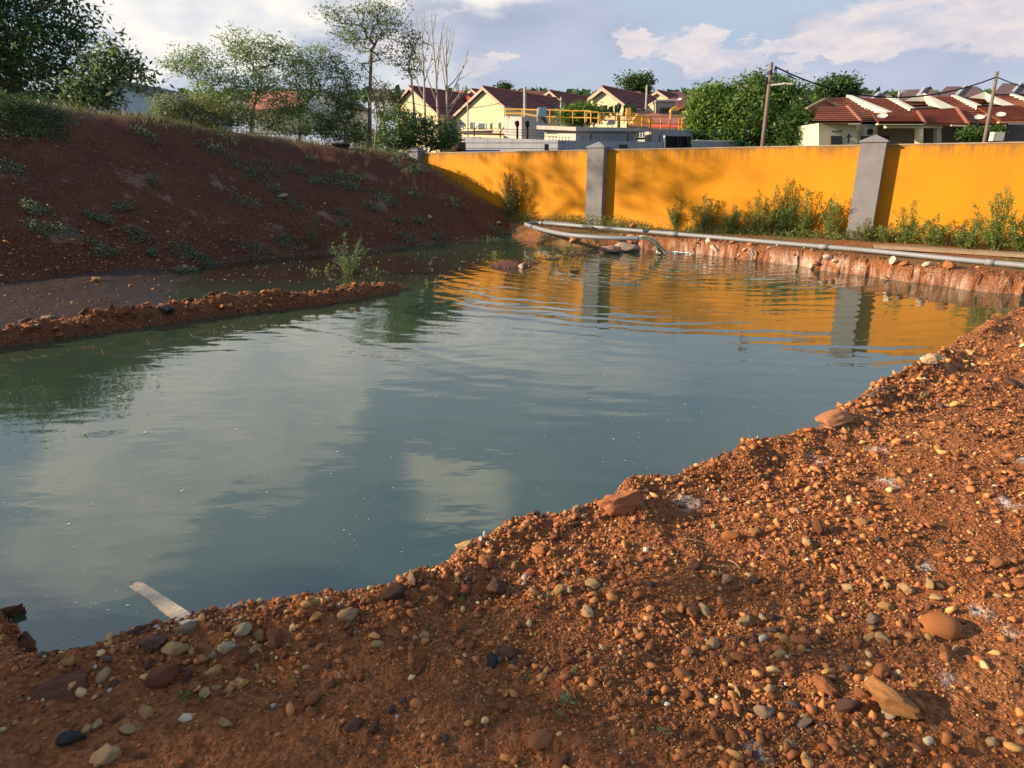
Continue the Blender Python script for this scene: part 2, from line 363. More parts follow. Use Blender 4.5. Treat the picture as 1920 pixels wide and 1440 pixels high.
idx = np.arange(nr * na).reshape(nr, na); nx = np.roll(idx, -1, 1)
quads = np.stack([idx[:-1], nx[:-1], nx[1:], idx[1:]], -1)
fk = gk[:-1]                                          # kind of each face by its inner corner
V = np.stack([gxx, gyy, gz], -1).reshape(-1, 3); CC = C.reshape(-1, 3); WW = wetn.ravel()

def soil_mat():
    m = bpy.data.materials.new('laterite_soil'); m.use_nodes = True; t = NT(m.node_tree)
    pos = t.n('ShaderNodeNewGeometry').outputs['Position']
    col = t.n('ShaderNodeAttribute', attribute_name='col').outputs['Color']; wt = t.n('ShaderNodeAttribute', attribute_name='wet').outputs['Fac']
    v1 = t.n('ShaderNodeTexVoronoi', i={'Vector': pos, 'Scale': 75.0, 'Randomness': 1.0}); v2 = t.n('ShaderNodeTexVoronoi', i={'Vector': pos, 'Scale': 28.0})
    nA = t.noise(pos, 22, 8, .7); nB = t.noise(pos, 160, 3, .6)
    gsh = t.n('ShaderNodeSeparateColor', i={0: v1.outputs['Color']}).outputs[0]
    f = t.m('MULTIPLY', t.mr(nA, .25, .75, .62, 1.42), t.mr(gsh, 0, 1, .72, 1.3))
    cc = t.n('ShaderNodeCombineXYZ', i={0: f, 1: f, 2: f}).outputs[0]
    out = t.mix(1.0, col, cc, 'MULTIPLY')
    # odd pale grains
    g2 = t.n('ShaderNodeSeparateColor', i={0: v1.outputs['Color']}).outputs[1]
    out = t.mix(t.m('MULTIPLY', t.mr(g2, .9, .97), t.m('SUBTRACT', .6, t.m('MULTIPLY', wt, .5))), out, (.42, .22, .12))
    h = t.m('ADD', t.m('MULTIPLY', t.mr(v1.outputs['Distance'], 0, .6, 1, 0), .35), t.m('ADD', t.m('MULTIPLY', nA, 1.0), t.m('MULTIPLY', t.mr(v2.outputs['Distance'], 0, .6, 1, 0), .5)))
    b = t.n('ShaderNodeBump', i={'Strength': t.m('SUBTRACT', 1.0, t.m('MULTIPLY', wt, .8)), 'Distance': .03, 'Height': h})
    p = t.n('ShaderNodeBsdfPrincipled', i={'Base Color': out, 'Roughness': t.m('SUBTRACT', .92, t.m('MULTIPLY', wt, .55)), 'Specular IOR Level': .15, 'Normal': b.outputs[0]})
    t.t.links.new(p.outputs[0], t.n('ShaderNodeOutputMaterial').inputs[0]); return m
SOIL = soil_mat()
def sub(name, mask, **props):
    f = quads[mask]; u, inv = np.unique(f, return_inverse=True); f2 = inv.reshape(f.shape)
    me = raw_mesh(name, V[u], f2[:, ::-1], SOIL, True, CC[u], {'wet': WW[u]})
    return link(name, me, kind='structure', **props)
sub('ground', (fk == 0)); sub('earth_mound', (fk == 1)); sub('rubble_bank', (fk == 2)); sub('mud_flat', (fk >= 3))
# close the centre of the ground under the viewer
MB().poly([(.26 * math.sin(math.radians(a)), .26 * math.cos(math.radians(a)), .27) for a in range(360, 0, -30)]).build('ground_patch', mat('soil_plain', (.2, .08, .035)), kind='structure')

# ---------------------------------------------------------------- water
def water_mat():
    m = bpy.data.materials.new('pond_water'); m.use_nodes = True; t = NT(m.node_tree)
    pos = t.n('ShaderNodeNewGeometry').outputs['Position']
    src = up(1250, 476, 0)
    d = t.n('ShaderNodeVectorMath', operation='DISTANCE', i={0: pos, 1: tuple(src)}).outputs['Value']
    wob = t.noise(pos, .9, 3, .5)
    dd = t.m('ADD', d, t.m('MULTIPLY', wob, .55))
    ring = t.m('SINE', t.m('MULTIPLY', dd, 6.2832 / .37)); ring2 = t.m('SINE', t.m('ADD', t.m('MULTIPLY', dd, 6.2832 / .23), t.m('MULTIPLY', wob, 9.0)))
    amp = t.m('MULTIPLY', t.m('EXPONENT', t.m('MULTIPLY', d, -.19)), t.mr(t.noise(pos, .35, 3, .5), .3, .7, .35, 1.25))
    mp = t.n('ShaderNodeMapping', i={'Vector': pos, 'Scale': (1.0, 2.3, 1.0), 'Rotation': (0, 0, -.35)}).outputs[0]
    chop = t.noise(mp, 3.0, 2, .45); slow = t.noise(mp, .8, 2, .5)
    h = t.m('ADD', t.m('MULTIPLY', t.m('ADD', ring, t.m('MULTIPLY', ring2, .35)), t.m('MULTIPLY', amp, .0038)), t.m('ADD', t.m('MULTIPLY', chop, .0016), t.m('MULTIPLY', slow, .006)))
    b = t.n('ShaderNodeBump', i={'Strength': 1.0, 'Distance': 1.0, 'Height': h})
    cl = t.noise(pos, .5, 4, .55)
    col = t.mix(t.mr(cl, .35, .65), (.027, .050, .030), (.034, .060, .035))
    cz = up(520, 500, 0); ch = t.n('ShaderNodeVectorMath', operation='DISTANCE', i={0: t.n('ShaderNodeVectorMath', operation='MULTIPLY', i={0: pos, 1: (.45, 1.0, 1)}).outputs[0], 1: (cz[0] * .45, cz[1], 0)}).outputs['Value']
    col = t.mix(t.mr(t.m('ADD', ch, wob), 1.7, 3.6, 1, 0), col, (.030, .019, .012))
    p = t.n('ShaderNodeBsdfPrincipled', i={'Base Color': col, 'Roughness': .025, 'IOR': 2.1, 'Specular IOR Level': .5, 'Normal': b.outputs[0]})
    t.t.links.new(p.outputs[0], t.n('ShaderNodeOutputMaterial').inputs[0]); return m
MB().poly([(-30, 1.4, 0), (16, 1.4, 0), (22, 14, 0), (2.4, 19.2, 0), (-6, 24, 0), (-30, 24, 0)]).build('pond_water', water_mat(), kind='structure')

# ---------------------------------------------------------------- stones and gravel
def ico(sub):
    p = (1 + 5 ** .5) / 2
    v = [(-1, p, 0), (1, p, 0), (-1, -p, 0), (1, -p, 0), (0, -1, p), (0, 1, p), (0, -1, -p), (0, 1, -p), (p, 0, -1), (p, 0, 1), (-p, 0, -1), (-p, 0, 1)]
    f = [(0, 11, 5), (0, 5, 1), (0, 1, 7), (0, 7, 10), (0, 10, 11), (1, 5, 9), (5, 11, 4), (11, 10, 2), (10, 7, 6), (7, 1, 8), (3, 9, 4), (3, 4, 2), (3, 2, 6), (3, 6, 8), (3, 8, 9), (4, 9, 5), (2, 4, 11), (6, 2, 10), (8, 6, 7), (9, 8, 1)]
    v = [np.array(a) / np.linalg.norm(a) for a in v]
    for _ in range(sub):
        c = {}; g = []
        def mid_(a, b):
            k = (min(a, b), max(a, b))
            if k not in c: m_ = v[a] + v[b]; v.append(m_ / np.linalg.norm(m_)); c[k] = len(v) - 1
            return c[k]
        for a, b, d in f:
            x, y, z = mid_(a, b), mid_(b, d), mid_(d, a); g += [(a, x, z), (b, y, x), (d, z, y), (x, y, z)]
        f = g
    return np.array(v), np.array(f)
def rock_shape(sub, seed, rough=.22, flat=.75, cuts=7, dmin=.5):
    r = np.random.default_rng(seed); v, f = ico(sub); v = v.copy()
    for _ in range(cuts):                                   # broken facets
        n = r.normal(size=3); n /= np.linalg.norm(n); d = r.uniform(dmin, .85); s_ = v @ n
        v = np.where((s_ > d)[:, None], v - (s_ - d)[:, None] * n * .97, v)
    v *= 1 + r.normal(size=(len(v), 1)) * rough * .25
    v *= np.array([r.uniform(.85, 1.45), r.uniform(.6, 1.05), flat * r.uniform(.75, 1.1)])
    return v, f
def rotm(a, b, c):
    ca, sa, cb, sb, cc, sc_ = np.cos(a), np.sin(a), np.cos(b), np.sin(b), np.cos(c), np.sin(c); z = np.zeros_like(a); o = np.ones_like(a)
    Rz = np.stack([ca, -sa, z, sa, ca, z, z, z, o], -1).reshape(-1, 3, 3); Rx = np.stack([o, z, z, z, cb, -sb, z, sb, cb], -1).reshape(-1, 3, 3); Ry = np.stack([cc, z, sc_, z, o, z, -sc_, z, cc], -1).reshape(-1, 3, 3)
    return Rz @ Rx @ Ry
PAL = np.array([(.13, .05, .026), (.25, .088, .033), (.37, .135, .046), (.44, .185, .06), (.50, .26, .09), (.55, .36, .16), (.58, .47, .32), (.34, .29, .24), (.07, .048, .045)])
def stones_mesh(name, P, S, seed, palw, base_sub=0, flat=.7, embed=.25, m=None):
    r = np.random.default_rng(seed); n = len(P); vs = [rock_shape(base_sub, 100 + k, .9 if base_sub == 0 else .3, flat, 5, .38) for k in range(14)]
    k = r.integers(0, 14, n); ang = r.uniform(0, 6.28, (3, n)); R_ = rotm(ang[0], (ang[1] - 3.14) * .25, (ang[2] - 3.14) * .25)
    nv = len(vs[0][0]); base = np.stack([v for v, f in vs])[k] * S[:, None, None]
    Vv = np.einsum('nij,nkj->nki', R_, base) + P[:, None, :]; Vv[..., 2] += (S * (.5 - embed))[:, None]
    Fv = vs[0][1][None] + (np.arange(n) * nv)[:, None, None]
    pc = PAL[r.choice(len(PAL), n, p=np.array(palw) / sum(palw))] * r.uniform(.75, 1.25, (n, 1))
    return raw_mesh(name, Vv.reshape(-1, 3), Fv.reshape(-1, 3), m, False, np.repeat(pc, nv, 0))
GRAV = mat('gravel_stone', (.3, .2, .1), .85, .3, 60, .004, 120, attr='col')
STONE = mat('rock_stone', (.3, .2, .1), .85, .34, 18, .006, 55, objcol=True)

def sample_near(n, r0, r1, a0=-45, a1=46, pw=1.0):
    u = rng.uniform(0, 1, n); R_ = r0 * (r1 / r0) ** (u ** pw); A_ = np.radians(rng.uniform(a0, a1, n)); return R_ * np.sin(A_), R_ * np.cos(A_), R_
# fine gravel strewn on the near bank: dense where noise says, sparse in sandy patches
x, y, R_ = sample_near(140000, 1.25, 9.5)
z, k_, sd_, sdn_, fr_, _, _ = terrain(x, y, True)
dens = np.clip(.34 + 1.9 * fbm(x, y, .9, 4, 201) + .55 * np.exp(-((sd_ + .3) / .35) ** 2) + .35 * sstep(x + y, 1.8, 3.6) - .25 * sstep(x, -.1, -.8) * sstep(y, 2.0, 1.4), .10, 1)
ok = (sd_ < -.01) & (z > .05) & (rng.uniform(0, 1, len(x)) < dens) & (k_ == 0)
x, y, z, R_ = x[ok], y[ok], z[ok], R_[ok]
big_ = fbm(x, y, 1.5, 3, 203); S = (.0022 + .0016 * np.clip(big_ + .2, 0, 1)) * (1 + rng.pareto(2.1, len(x)) * .75) * np.clip(R_ / 2.3, .8, 2.4); S = np.clip(S, .0017, .021 * np.clip(R_ / 3, 1, 1.6))
me = stones_mesh('gravel', np.stack([x, y, z], -1), S, 5, [4, 9, 10, 6, 2.6, .7, .25, .25, .8], 0, .75, .2, GRAV)
link('gravel', me, kind='stuff', label='fine red brown gravel strewn over the near bank'); print('gravel', len(x))
# coarser rubble heaped along the near bank edge
x, y, R_ = sample_near(26000, 1.5, 4.2, -46, 20)
z, k_, sd_, sdn_, fr_, _, _ = terrain(x, y, True)
dens = np.exp(-((sd_ + .14) / .17) ** 2) * np.clip(.35 + 1.5 * fbm(x, y, 1.6, 3, 207), .05, 1)
ok = (sd_ < .03) & (z > .12) & (rng.uniform(0, 1, len(x)) < dens * .55) & (k_ == 0); x, y, z, R_ = x[ok], y[ok], z[ok], R_[ok]
S = np.clip(.0062 * (1 + rng.pareto(2.4, len(x)) * .6), .005, .019)
link('edge_rubble', stones_mesh('edge_rubble', np.stack([x, y, z], -1), S, 15, [7, 9, 6, 4, 3, 1.6, .5, 1.2, 1.5], 1, .85, .15, GRAV), kind='stuff', label='coarse rubble heaped along the edge of the near bank'); print('edge', len(x))
# gravel on the ridge, the mound foot and the far bank
x, y, R_ = sample_near(85000, 4.5, 19, -44, 40, .8)
z, k_, sd_, sdn_, fr_, Rc_, Hc_ = terrain(x, y, True)
foot = (k_ == 1) * np.where(z < 1.5, np.exp(-((z - .2) / .6) ** 2), 0)
dens = np.where(k_ == 2, .9, 0) + foot * .7 * (rng.uniform(0, 1, len(x)) < .9) + (k_ == 1) * .10 + (k_ == 4) * .3 + np.where((k_ == 0) & fr_ & (sd_ < .2) & (sd_ > -.5), .45, 0) + (k_ == 3) * .03
ok = (z > .0) & (rng.uniform(0, 1, len(x)) < dens) & (R_ < 19)
x, y, z, R_ = x[ok], y[ok], z[ok], R_[ok]
S = .009 * (1 + rng.pareto(2.6, len(x)) * .8) * np.clip(R_ / 8, .8, 1.3); S = np.clip(S, .004, .045)
me = stones_mesh('rubble', np.stack([x, y, z], -1), S, 6, [6, 8, 7, 4, 2, .8, .4, .3, 1.5], 0, .75, .2, GRAV)
link('rubble', me, kind='stuff', label='red brown rubble on the ridge, the foot of the mound and the far bank'); print('rubble', len(x))

SM = []
for k in range(10):
    v, f = rock_shape(2, 500 + k, .34, .9, 11, .58); SM.append(raw_mesh('stone', v, f, STONE))
BIG = []
for k in range(4):
    v, f = rock_shape(3, 600 + k, .10, .85, 20, .42)
    n_ = fbm(v[:, 0] + 3, v[:, 1] + v[:, 2] * 2, 2.4, 4, k)[:, None]; BIG.append(raw_mesh('stone', v * (1 + n_ * .34), f, STONE))
DARKB, REDB, ORB, OCH, CREAM, PALE, GREY, BLK = (.10, .045, .030), (.18, .062, .028), (.32, .12, .045), (.42, .22, .08), (.46, .29, .14), (.50, .37, .24), (.28, .19, .13), (.035, .030, .032)
NSTONE = 0
def stone(p, size, col, label, group=None, mesh=None, rz=None, tilt=(0, 0), aspect=(1, 1, 1), sink=.3):
    global NSTONE
    me = mesh or SM[NSTONE % len(SM)]; NSTONE += 1
    o = link('stone', me, None, (p[0], p[1], p[2] + size * (.55 - sink) * aspect[2]), label=label, category='stone')
    o.rotation_euler = (tilt[0], tilt[1], random.uniform(0, 6.28) if rz is None else rz); o.scale = tuple(size * a for a in aspect)
    k = random.uniform(.88, 1.12); o.color = (col[0] * k, col[1] * k, col[2] * k, 1)
    if group: o['group'] = group
    return o
def pxs(px, py, wpx):      # half-width in metres of something wpx photo pixels wide
    g = on_ground(px, py); d = math.sqrt(g[0] ** 2 + g[1] ** 2 + (g[2] - EYE) ** 2); return g, wpx / FPX * d * .5
hand = [  # px, py(base centre), width px, colour, height ratio, label
    (650, 1158, 38, CREAM, .75, 'cream slab of stone on the near bank, right of the plank'),
    (425, 1220, 32, PALE, 1.0, 'whitish angular stone in the heap of rubble below the plank'),
    (330, 1222, 34, CREAM, .8, 'buff stone at the left of the heap below the plank'),
    (352, 1186, 32, GREY, .8, 'grey brown stone beside the foot of the weathered plank'),
    (456, 1185, 26, PALE, 1.0, 'pale stone with a white face behind the heap below the plank'),
    (487, 1196, 22, OCH, 1.1, 'upright ochre stone between the pale stone and the red block'),
    (515, 1204, 36, REDB, .9, 'red brown block at the right end of the heap below the plank'),
    (478, 1220, 26, CREAM, .6, 'long cream stone lying right of the whitish one'),
    (310, 1275, 44, REDB, .9, 'round dark red stone below the buff one'),
    (352, 1272, 30, DARKB, .8, 'dark brown stone beside the round dark red one'),
    (280, 1250, 26, DARKB, .6, 'flat dark lump on the bank edge left of the heap'),
    (400, 1232, 20, GREY, 1.0, 'small grey stone left of the whitish one'),
    (378, 1238, 20, OCH, .7, 'small ochre stone in the middle of the heap'),
    (402, 1264, 28, OCH, .7, 'ochre yellow stone at the foot of the heap'),
    (455, 1232, 30, REDB, .8, 'reddish stone under the whitish angular one'),
    (366, 1292, 24, ORB, .8, 'orange brown stone near the seedlings'),
    (385, 1302, 26, CREAM, .5, 'flat cream stone beside the seedlings'),
    (405, 1292, 14, CREAM, .8, 'small cream pebble right of the seedlings'),
    (448, 1286, 20, CREAM, .6, 'single cream pebble right of the heap on bare soil'),
    (365, 1322, 20, ORB, .8, 'brown stone below the seedlings'),
    (205, 1422, 40, CREAM, .9, 'buff stone near the lower left corner of the photo'),
    (276, 1338, 34, OCH, .55, 'flat brownish ochre stone above the buff one at lower left'),
    (135, 1390, 34, BLK, .7, 'blackish lump left of the buff stone at lower left'),
    (182, 1362, 20, CREAM, .5, 'small buff stone above the blackish lump'),
    (241, 1370, 22, CREAM, .6, 'pinkish buff pebble above the buff stone'),
    (195, 1270, 20, CREAM, .8, 'small buff stone on the shore at left, below the boulder'),
    (130, 1245, 22, OCH, .9, 'ochre stone on the shore in front of the left boulder'),
    (422, 1358, 22, CREAM, .9, 'buff upright stone alone on the shaded soil'),
    (585, 1316, 30, ORB, .8, 'upper of two orange brown stones on the shaded soil'),
    (583, 1340, 28, ORB, .8, 'lower of two orange brown stones on the shaded soil'),
    (668, 1362, 34, DARKB, .7, 'dark stone, left of a pair at the bottom of the photo'),
    (704, 1368, 30, DARKB, .85, 'rounded brown stone, right of a pair at the bottom of the photo'),
    (706, 1210, 22, CREAM, .6, 'long buff stone on bare soil between plank and sunlit rubble'),
    (872, 1030, 30, CREAM, .8, 'pale yellow stone on the very edge of the bank'),
    (910, 1058, 30, ORB, 1.0, 'tilted orange stone behind the pale yellow one'),
    (1010, 1034, 28, ORB, .8, 'bright orange stone with a white rim on the sunlit bank'),
    (992, 1078, 26, (.42, .10, .03), .6, 'brick red stone in the sunlit sandy patch'),
    (772, 1088, 28, GREY, 1.1, 'grey stone with a pale top on the bank edge'),
    (735, 1118, 42, DARKB, .9, 'dark boulder on the bank edge left of the grey topped stone'),
    (800, 1108, 26, ORB, .9, 'orange brown stone right of the grey topped stone'),
    (930, 1105, 44, DARKB, .7, 'dull brown lump half sunk in the sandy patch'),
    (870, 1112, 34, REDB, .7, 'broken reddish lump left of the dull brown one'),
    (1100, 1150, 32, CREAM, .6, 'long cream stone, brightest in the middle of the rubble'),
    (1065, 1110, 20, CREAM, .9, 'buff stone above the long cream one'),
    (1110, 1098, 26, CREAM, .7, 'pale yellow stone on the sunlit rubble, left of a row'),
    (922, 1242, 24, BLK, .8, 'small black stone at the edge of the shade'),
    (950, 1228, 34, DARKB, .7, 'dark brown lump touching the small black stone'),
    (790, 1256, 34, REDB, .3, 'flat red brown stone half buried in the shaded soil'),
    (1010, 1392, 46, ORB, .35, 'flat tan stone half buried at the bottom of the photo'),
    (1050, 1434, 50, REDB, .5, 'broad reddish lump at the bottom edge of the photo'),
    (1590, 1108, 18, CREAM, 1.1, 'small cream cube of stone alone on smooth red soil'),
    (1662, 1100, 20, CREAM, .8, 'cream stone, first of three in a row on the red soil'),
    (1698, 1108, 22, CREAM, .8, 'yellow cream stone, middle of three in a row'),
    (1742, 1100, 20, CREAM, .9, 'cream stone, last of three in a row on the red soil'),
    (1755, 1124, 18, CREAM, .7, 'low cream stone just below the row of three'),
    (1660, 1140, 20, OCH, .8, 'ochre and cream stone below the first of the row'),
    (1635, 1165, 26, GREY, .8, 'brown stone with a grey crest above a pile of cream ones'),
    (1632, 1200, 20, CREAM, 1.0, 'cream stone in the pile right of the large rubble'),
    (1655, 1204, 22, CREAM, .9, 'pointed cream stone at the right of the pile'),
    (1606, 1212, 24, ORB, .8, 'orange round stone left of the pile of cream ones'),
    (1652, 1262, 30, ORB, .9, 'orange stone above the big boulder at lower right'),
    (1628, 1284, 28, PALE, .9, 'pale crumbly stone behind the big boulder'),
    (1590, 1330, 34, DARKB, .9, 'dark brown stone left of the big boulder'),
    (1614, 1305, 24, ORB, .8, 'orange brown stone tucked against the big boulder'),
    (1665, 1340, 26, PALE, .6, 'whitish stone below the big boulder'),
    (1545, 1292, 34, ORB, .9, 'large orange stone left of the pale crumbly one'),
    (1442, 1296, 20, CREAM, .8, 'cream stone at the left edge of the lower rubble'),
    (1380, 1300, 20, CREAM, .8, 'cream stone on the border of light and shade'),
    (1388, 1238, 22, ORB, .9, 'orange stone right of the shaded patch'),
    (1462, 1230, 26, CREAM, .8, 'broken cream stone in the middle of the rubble'),
    (1428, 1340, 30, GREY, .9, 'grey green stone in the lower rubble'),
    (1512, 1350, 22, CREAM, .5, 'small yellowish stone in the lower rubble'),
    (1320, 1150, 26, CREAM, .8, 'yellow stone among dark rubble left of the smooth soil'),
    (1395, 1170, 26, CREAM, .8, 'cream stone with a dark side in the rubble'),
    (1294, 1150, 26, ORB, .9, 'orange stone beside the yellow one'),
    (1362, 1090, 20, CREAM, 1.2, 'upright cream splinter of stone'),
    (1512, 1020, 22, CREAM, .8, 'pale round stone on the sunlit slope above the smooth soil'),
    (1370, 1008, 28, ORB, .8, 'orange stone on the bank with a cream cap'),
    (1412, 1000, 20, OCH, .8, 'ochre stone right of the cream capped one'),
    (1532, 995, 34, REDB, .9, 'large brown lump on the sunlit slope'),
    (1616, 982, 24, OCH, .6, 'bright ochre stone on the upper slope'),
    (1340, 990, 18, CREAM, .7, 'small yellow cream stone near the bank edge'),
    (1730, 745, 16, CREAM, .8, 'cream stone high on the right bank'),
    (1818, 664, 16, CREAM, .7, 'pale stone on the top of the right bank'),
    (1898, 722, 24, DARKB, .6, 'dark hollow stone at the right edge of the photo'),
    (1868, 1060, 22, ORB, .9, 'orange stone near the right edge of the photo'),
    (1910, 1100, 26, ORB, .9, 'brown stone cut by the right edge of the photo'),
    (1790, 1220, 18, CREAM, .8, 'small pointed cream stone right of the round boulder'),
    (1860, 1395, 18, CREAM, .9, 'cream stone near the lower right corner'),
    (1915, 1375, 18, CREAM, .5, 'flat cream stone at the right edge, near the bottom'),
    (1480, 1395, 20, CREAM, .6, 'cream stone near the white crust at the bottom'),
    (1505, 1360, 36, GREY, .4, 'dull flat stone left of the lower rubble'),
    (1368, 1383, 32, ORB, .45, 'smooth brown stone above the white crust'),
    (1430, 1160, 14, PALE, .7, 'tiny whitish stone in the rubble'),
    (183, 527, 16, OCH, .8, 'rounded tan stone at the foot of the mound, by the mud'),
    (90, 597, 18, GREY, .5, 'grey flat stone on the left ridge'),
    (312, 586, 22, BLK, .9, 'black stone in the side of the left ridge'),
    (235, 590, 24, REDB, 1, 'red brown stone in the side of the left ridge'),
    (530, 370, 20, GREY, .5, 'grey stone lying among creepers high on the mound'),
    (806, 410, 9, PALE, 1.1, 'tiny white stone on the right flank of the mound'),
    (935, 420, 12, PALE, .7, 'whitish stone on the mound foot near the pipe'),
]
for (px, py, wp, c, hr_, lab) in hand:
    g, hw = pxs(px, py, wp); stone(g, hw * .88, c, lab, 'stones picked out on the banks', aspect=(1.1, .95, max(hr_, .4) * 1.25), tilt=(random.uniform(-.3, .3), random.uniform(-.3, .3)), sink=.22)
# boulders
g, hw = pxs(1672, 1330, 96); stone(g, hw, (.36, .17, .06), 'big ochre boulder with a dark top in the rubble at lower right', mesh=BIG[0], rz=-.45, aspect=(1.15, .62, .78), sink=.2, tilt=(.1, .18))
g, hw = pxs(1762, 1178, 62); stone(g, hw, (.36, .13, .04), 'smooth rounded orange boulder half sunk in the red soil', mesh=raw_mesh('stone', ico(3)[0] * (1 + .05 * fbm(ico(3)[0][:, 0] + 2, ico(3)[0][:, 1], 2, 3, 9)[:, None]), ico(3)[1], STONE, True), rz=.1, aspect=(1.0, .8, .62), sink=.5)
g, hw = pxs(1170, 948, 78); stone(g, hw, (.34, .12, .05), 'orange block crusted with white on the corner of the bank', mesh=BIG[1], rz=.3, aspect=(1, .8, .9), sink=.35)
g, hw = pxs(120, 1285, 110); stone(g, hw, (.16, .06, .032), 'broad dark red boulder on the shore at lower left', mesh=BIG[2], rz=.4, aspect=(1.0, .7, .6), sink=.75)
g, hw = pxs(280, 1208, 76); stone(g, hw, (.13, .065, .045), 'flat brownish boulder left of the plank', mesh=BIG[3], rz=0, aspect=(1.0, .6, .6), sink=.6)
g, hw = pxs(22, 1150, 44); stone(g, hw, (.15, .058, .03), 'upper red clod on the point of land at the left edge', mesh=BIG[0], rz=1.2, aspect=(1, .8, .9), sink=.5)
g, hw = pxs(50, 1205, 40); stone(g, hw, (.14, .055, .03), 'lower red clod on the point of land at the left edge', mesh=BIG[1], rz=2.2, aspect=(1, .8, .8), sink=.5)
g, hw = pxs(1570, 790, 80); stone(g, hw, (.40, .17, .08), 'orange pinkish block jutting from the right bank over the water', mesh=BIG[2], rz=.5, aspect=(1, .7, .55), sink=.3)
g, hw = pxs(1742, 680, 44); stone(g, hw, (.55, .38, .22), 'pale crusted block on the water edge of the right bank', mesh=BIG[3], rz=.2, aspect=(1, .8, .7), sink=.3)
# the rest: the larger stones of the rubble, by area and colour
LMK = [(on_ground(x, y), s, wt) for x, y, s, wt in [(1672, 1330, 'the big boulder', 1), (1762, 1178, 'the rounded boulder', 1), (1698, 1108, 'the three cream ones', 1), (1100, 1150, 'the long cream stone', 1), (1532, 995, 'the large brown lump', 1), (1170, 948, 'the white crusted block', 1.2), (1010, 1034, 'the orange stone with a rim', 1), (650, 1158, 'the cream slab', 1), (352, 1166, 'the plank foot', 1), (205, 1422, 'the buff corner stone', 1), (1730, 745, 'the stone on the right bank', 2), (312, 586, 'the black ridge stone', 2), (530, 575, 'the ridge middle', 2), (183, 527, 'the mud flat', 2), (655, 512, 'the channel weed', 2), (1190, 447, 'the pipe mouth', 2), (1640, 487, 'the right pillar', 2), (1420, 462, 'the dense weeds', 2)]]
def area(n, r0, r1, a0, a1, smin, smax, cond, labels, grp, cols, pref=None):
    k = 0; tries = 0
    while k < n and tries < 40:
        tries += 1; X_, Y_, R2 = sample_near(200, r0, r1, a0, a1); Z_, K_, D_, DN_, F_, _, _ = terrain(X_, Y_, True)
        for i in range(200):
            if k >= n: break
            if not cond(X_[i], Y_[i], Z_[i], K_[i], D_[i]): continue
            ci = random.choices(range(len(cols)), [c[1] for c in cols])[0]
            s_ = random.uniform(0, 1) ** 2.2 * (smax - smin) + smin
            lm_ = min(LMK, key=lambda q: math.hypot(q[0][0] - X_[i], q[0][1] - Y_[i]) / q[2]); side_ = 'left' if X_[i] < lm_[0][0] else 'right'; sz_ = 'small' if s_ < smin + (smax - smin) * .12 else 'medium' if s_ < smin + (smax - smin) * .45 else 'large'
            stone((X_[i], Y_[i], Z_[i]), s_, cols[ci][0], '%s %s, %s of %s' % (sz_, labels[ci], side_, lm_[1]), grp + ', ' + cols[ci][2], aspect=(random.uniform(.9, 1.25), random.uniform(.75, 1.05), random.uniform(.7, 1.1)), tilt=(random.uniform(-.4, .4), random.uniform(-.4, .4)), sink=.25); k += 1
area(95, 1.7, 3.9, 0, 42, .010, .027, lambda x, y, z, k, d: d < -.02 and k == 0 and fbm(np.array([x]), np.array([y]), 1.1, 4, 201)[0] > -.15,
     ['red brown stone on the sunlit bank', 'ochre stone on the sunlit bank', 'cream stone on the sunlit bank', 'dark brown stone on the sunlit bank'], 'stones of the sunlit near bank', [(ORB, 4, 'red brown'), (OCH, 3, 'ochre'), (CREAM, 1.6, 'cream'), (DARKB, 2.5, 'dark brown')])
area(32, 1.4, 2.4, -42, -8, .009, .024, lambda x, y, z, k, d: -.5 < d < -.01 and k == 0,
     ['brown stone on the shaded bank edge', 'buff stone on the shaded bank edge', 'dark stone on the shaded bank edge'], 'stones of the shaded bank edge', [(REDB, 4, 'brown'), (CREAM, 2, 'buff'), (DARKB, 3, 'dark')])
area(30, 6, 10, -44, -14, .03, .075, lambda x, y, z, k, d: k == 2 and z > .03,
     ['orange brown stone on the rubble ridge', 'dark stone on the rubble ridge'], 'stones of the left ridge', [(ORB, 3, 'orange brown'), (DARKB, 2, 'dark')])
area(25, 9, 16, -40, 0, .03, .06, lambda x, y, z, k, d: k == 1 and .05 < z < .7,
     ['tan stone at the foot of the shaded mound', 'dark red stone at the foot of the shaded mound'], 'stones at the foot of the mound', [(OCH, 1.5, 'tan'), (REDB, 3, 'dark red')])
area(22, 12, 16, 6, 34, .05, .11, lambda x, y, z, k, d: k == 0 and -.12 < d < .16,
     ['orange clod in the far bank face', 'pinkish white clod in the far bank face'], 'clods of the far bank', [(ORB, 2, 'orange'), ((.62, .44, .34), 2, 'pinkish white')])

# ---------------------------------------------------------------- plank, sticks, foam
a_, b_ = up(254, 1098, .16), on_ground(352, 1166); b_[2] += .0
d_ = b_ - a_; L_ = np.linalg.norm(d_); d_ /= L_; sd_ = np.cross(d_, [0, 0, 1]); sd_ /= np.linalg.norm(sd_); upv = np.cross(sd_, d_); w_ = .026; th = .010
prof = [a_ + sd_ * w_ * .8, a_ + sd_ * w_ * .45 + d_ * .022, a_ + sd_ * w_ * .2 - d_ * .004, a_ - sd_ * w_ * .3 - d_ * .018, a_ - sd_ * w_ * .7 + d_ * .008, a_ - sd_ * w_ * .9 + d_ * .03, b_ - sd_ * w_ + d_ * .05, b_ + sd_ * w_ + d_ * .05]
WOOD = mat('weathered_wood', (.50, .40, .30), .8, .35, 30, .002, 90, streak=.0)
one('plank', MB().prism(prof, upv * th), WOOD, 'weathered wooden plank with a splintered end poking out over the water', 'plank')
TW = mat('dry_twig', (.40, .27, .15), .8)
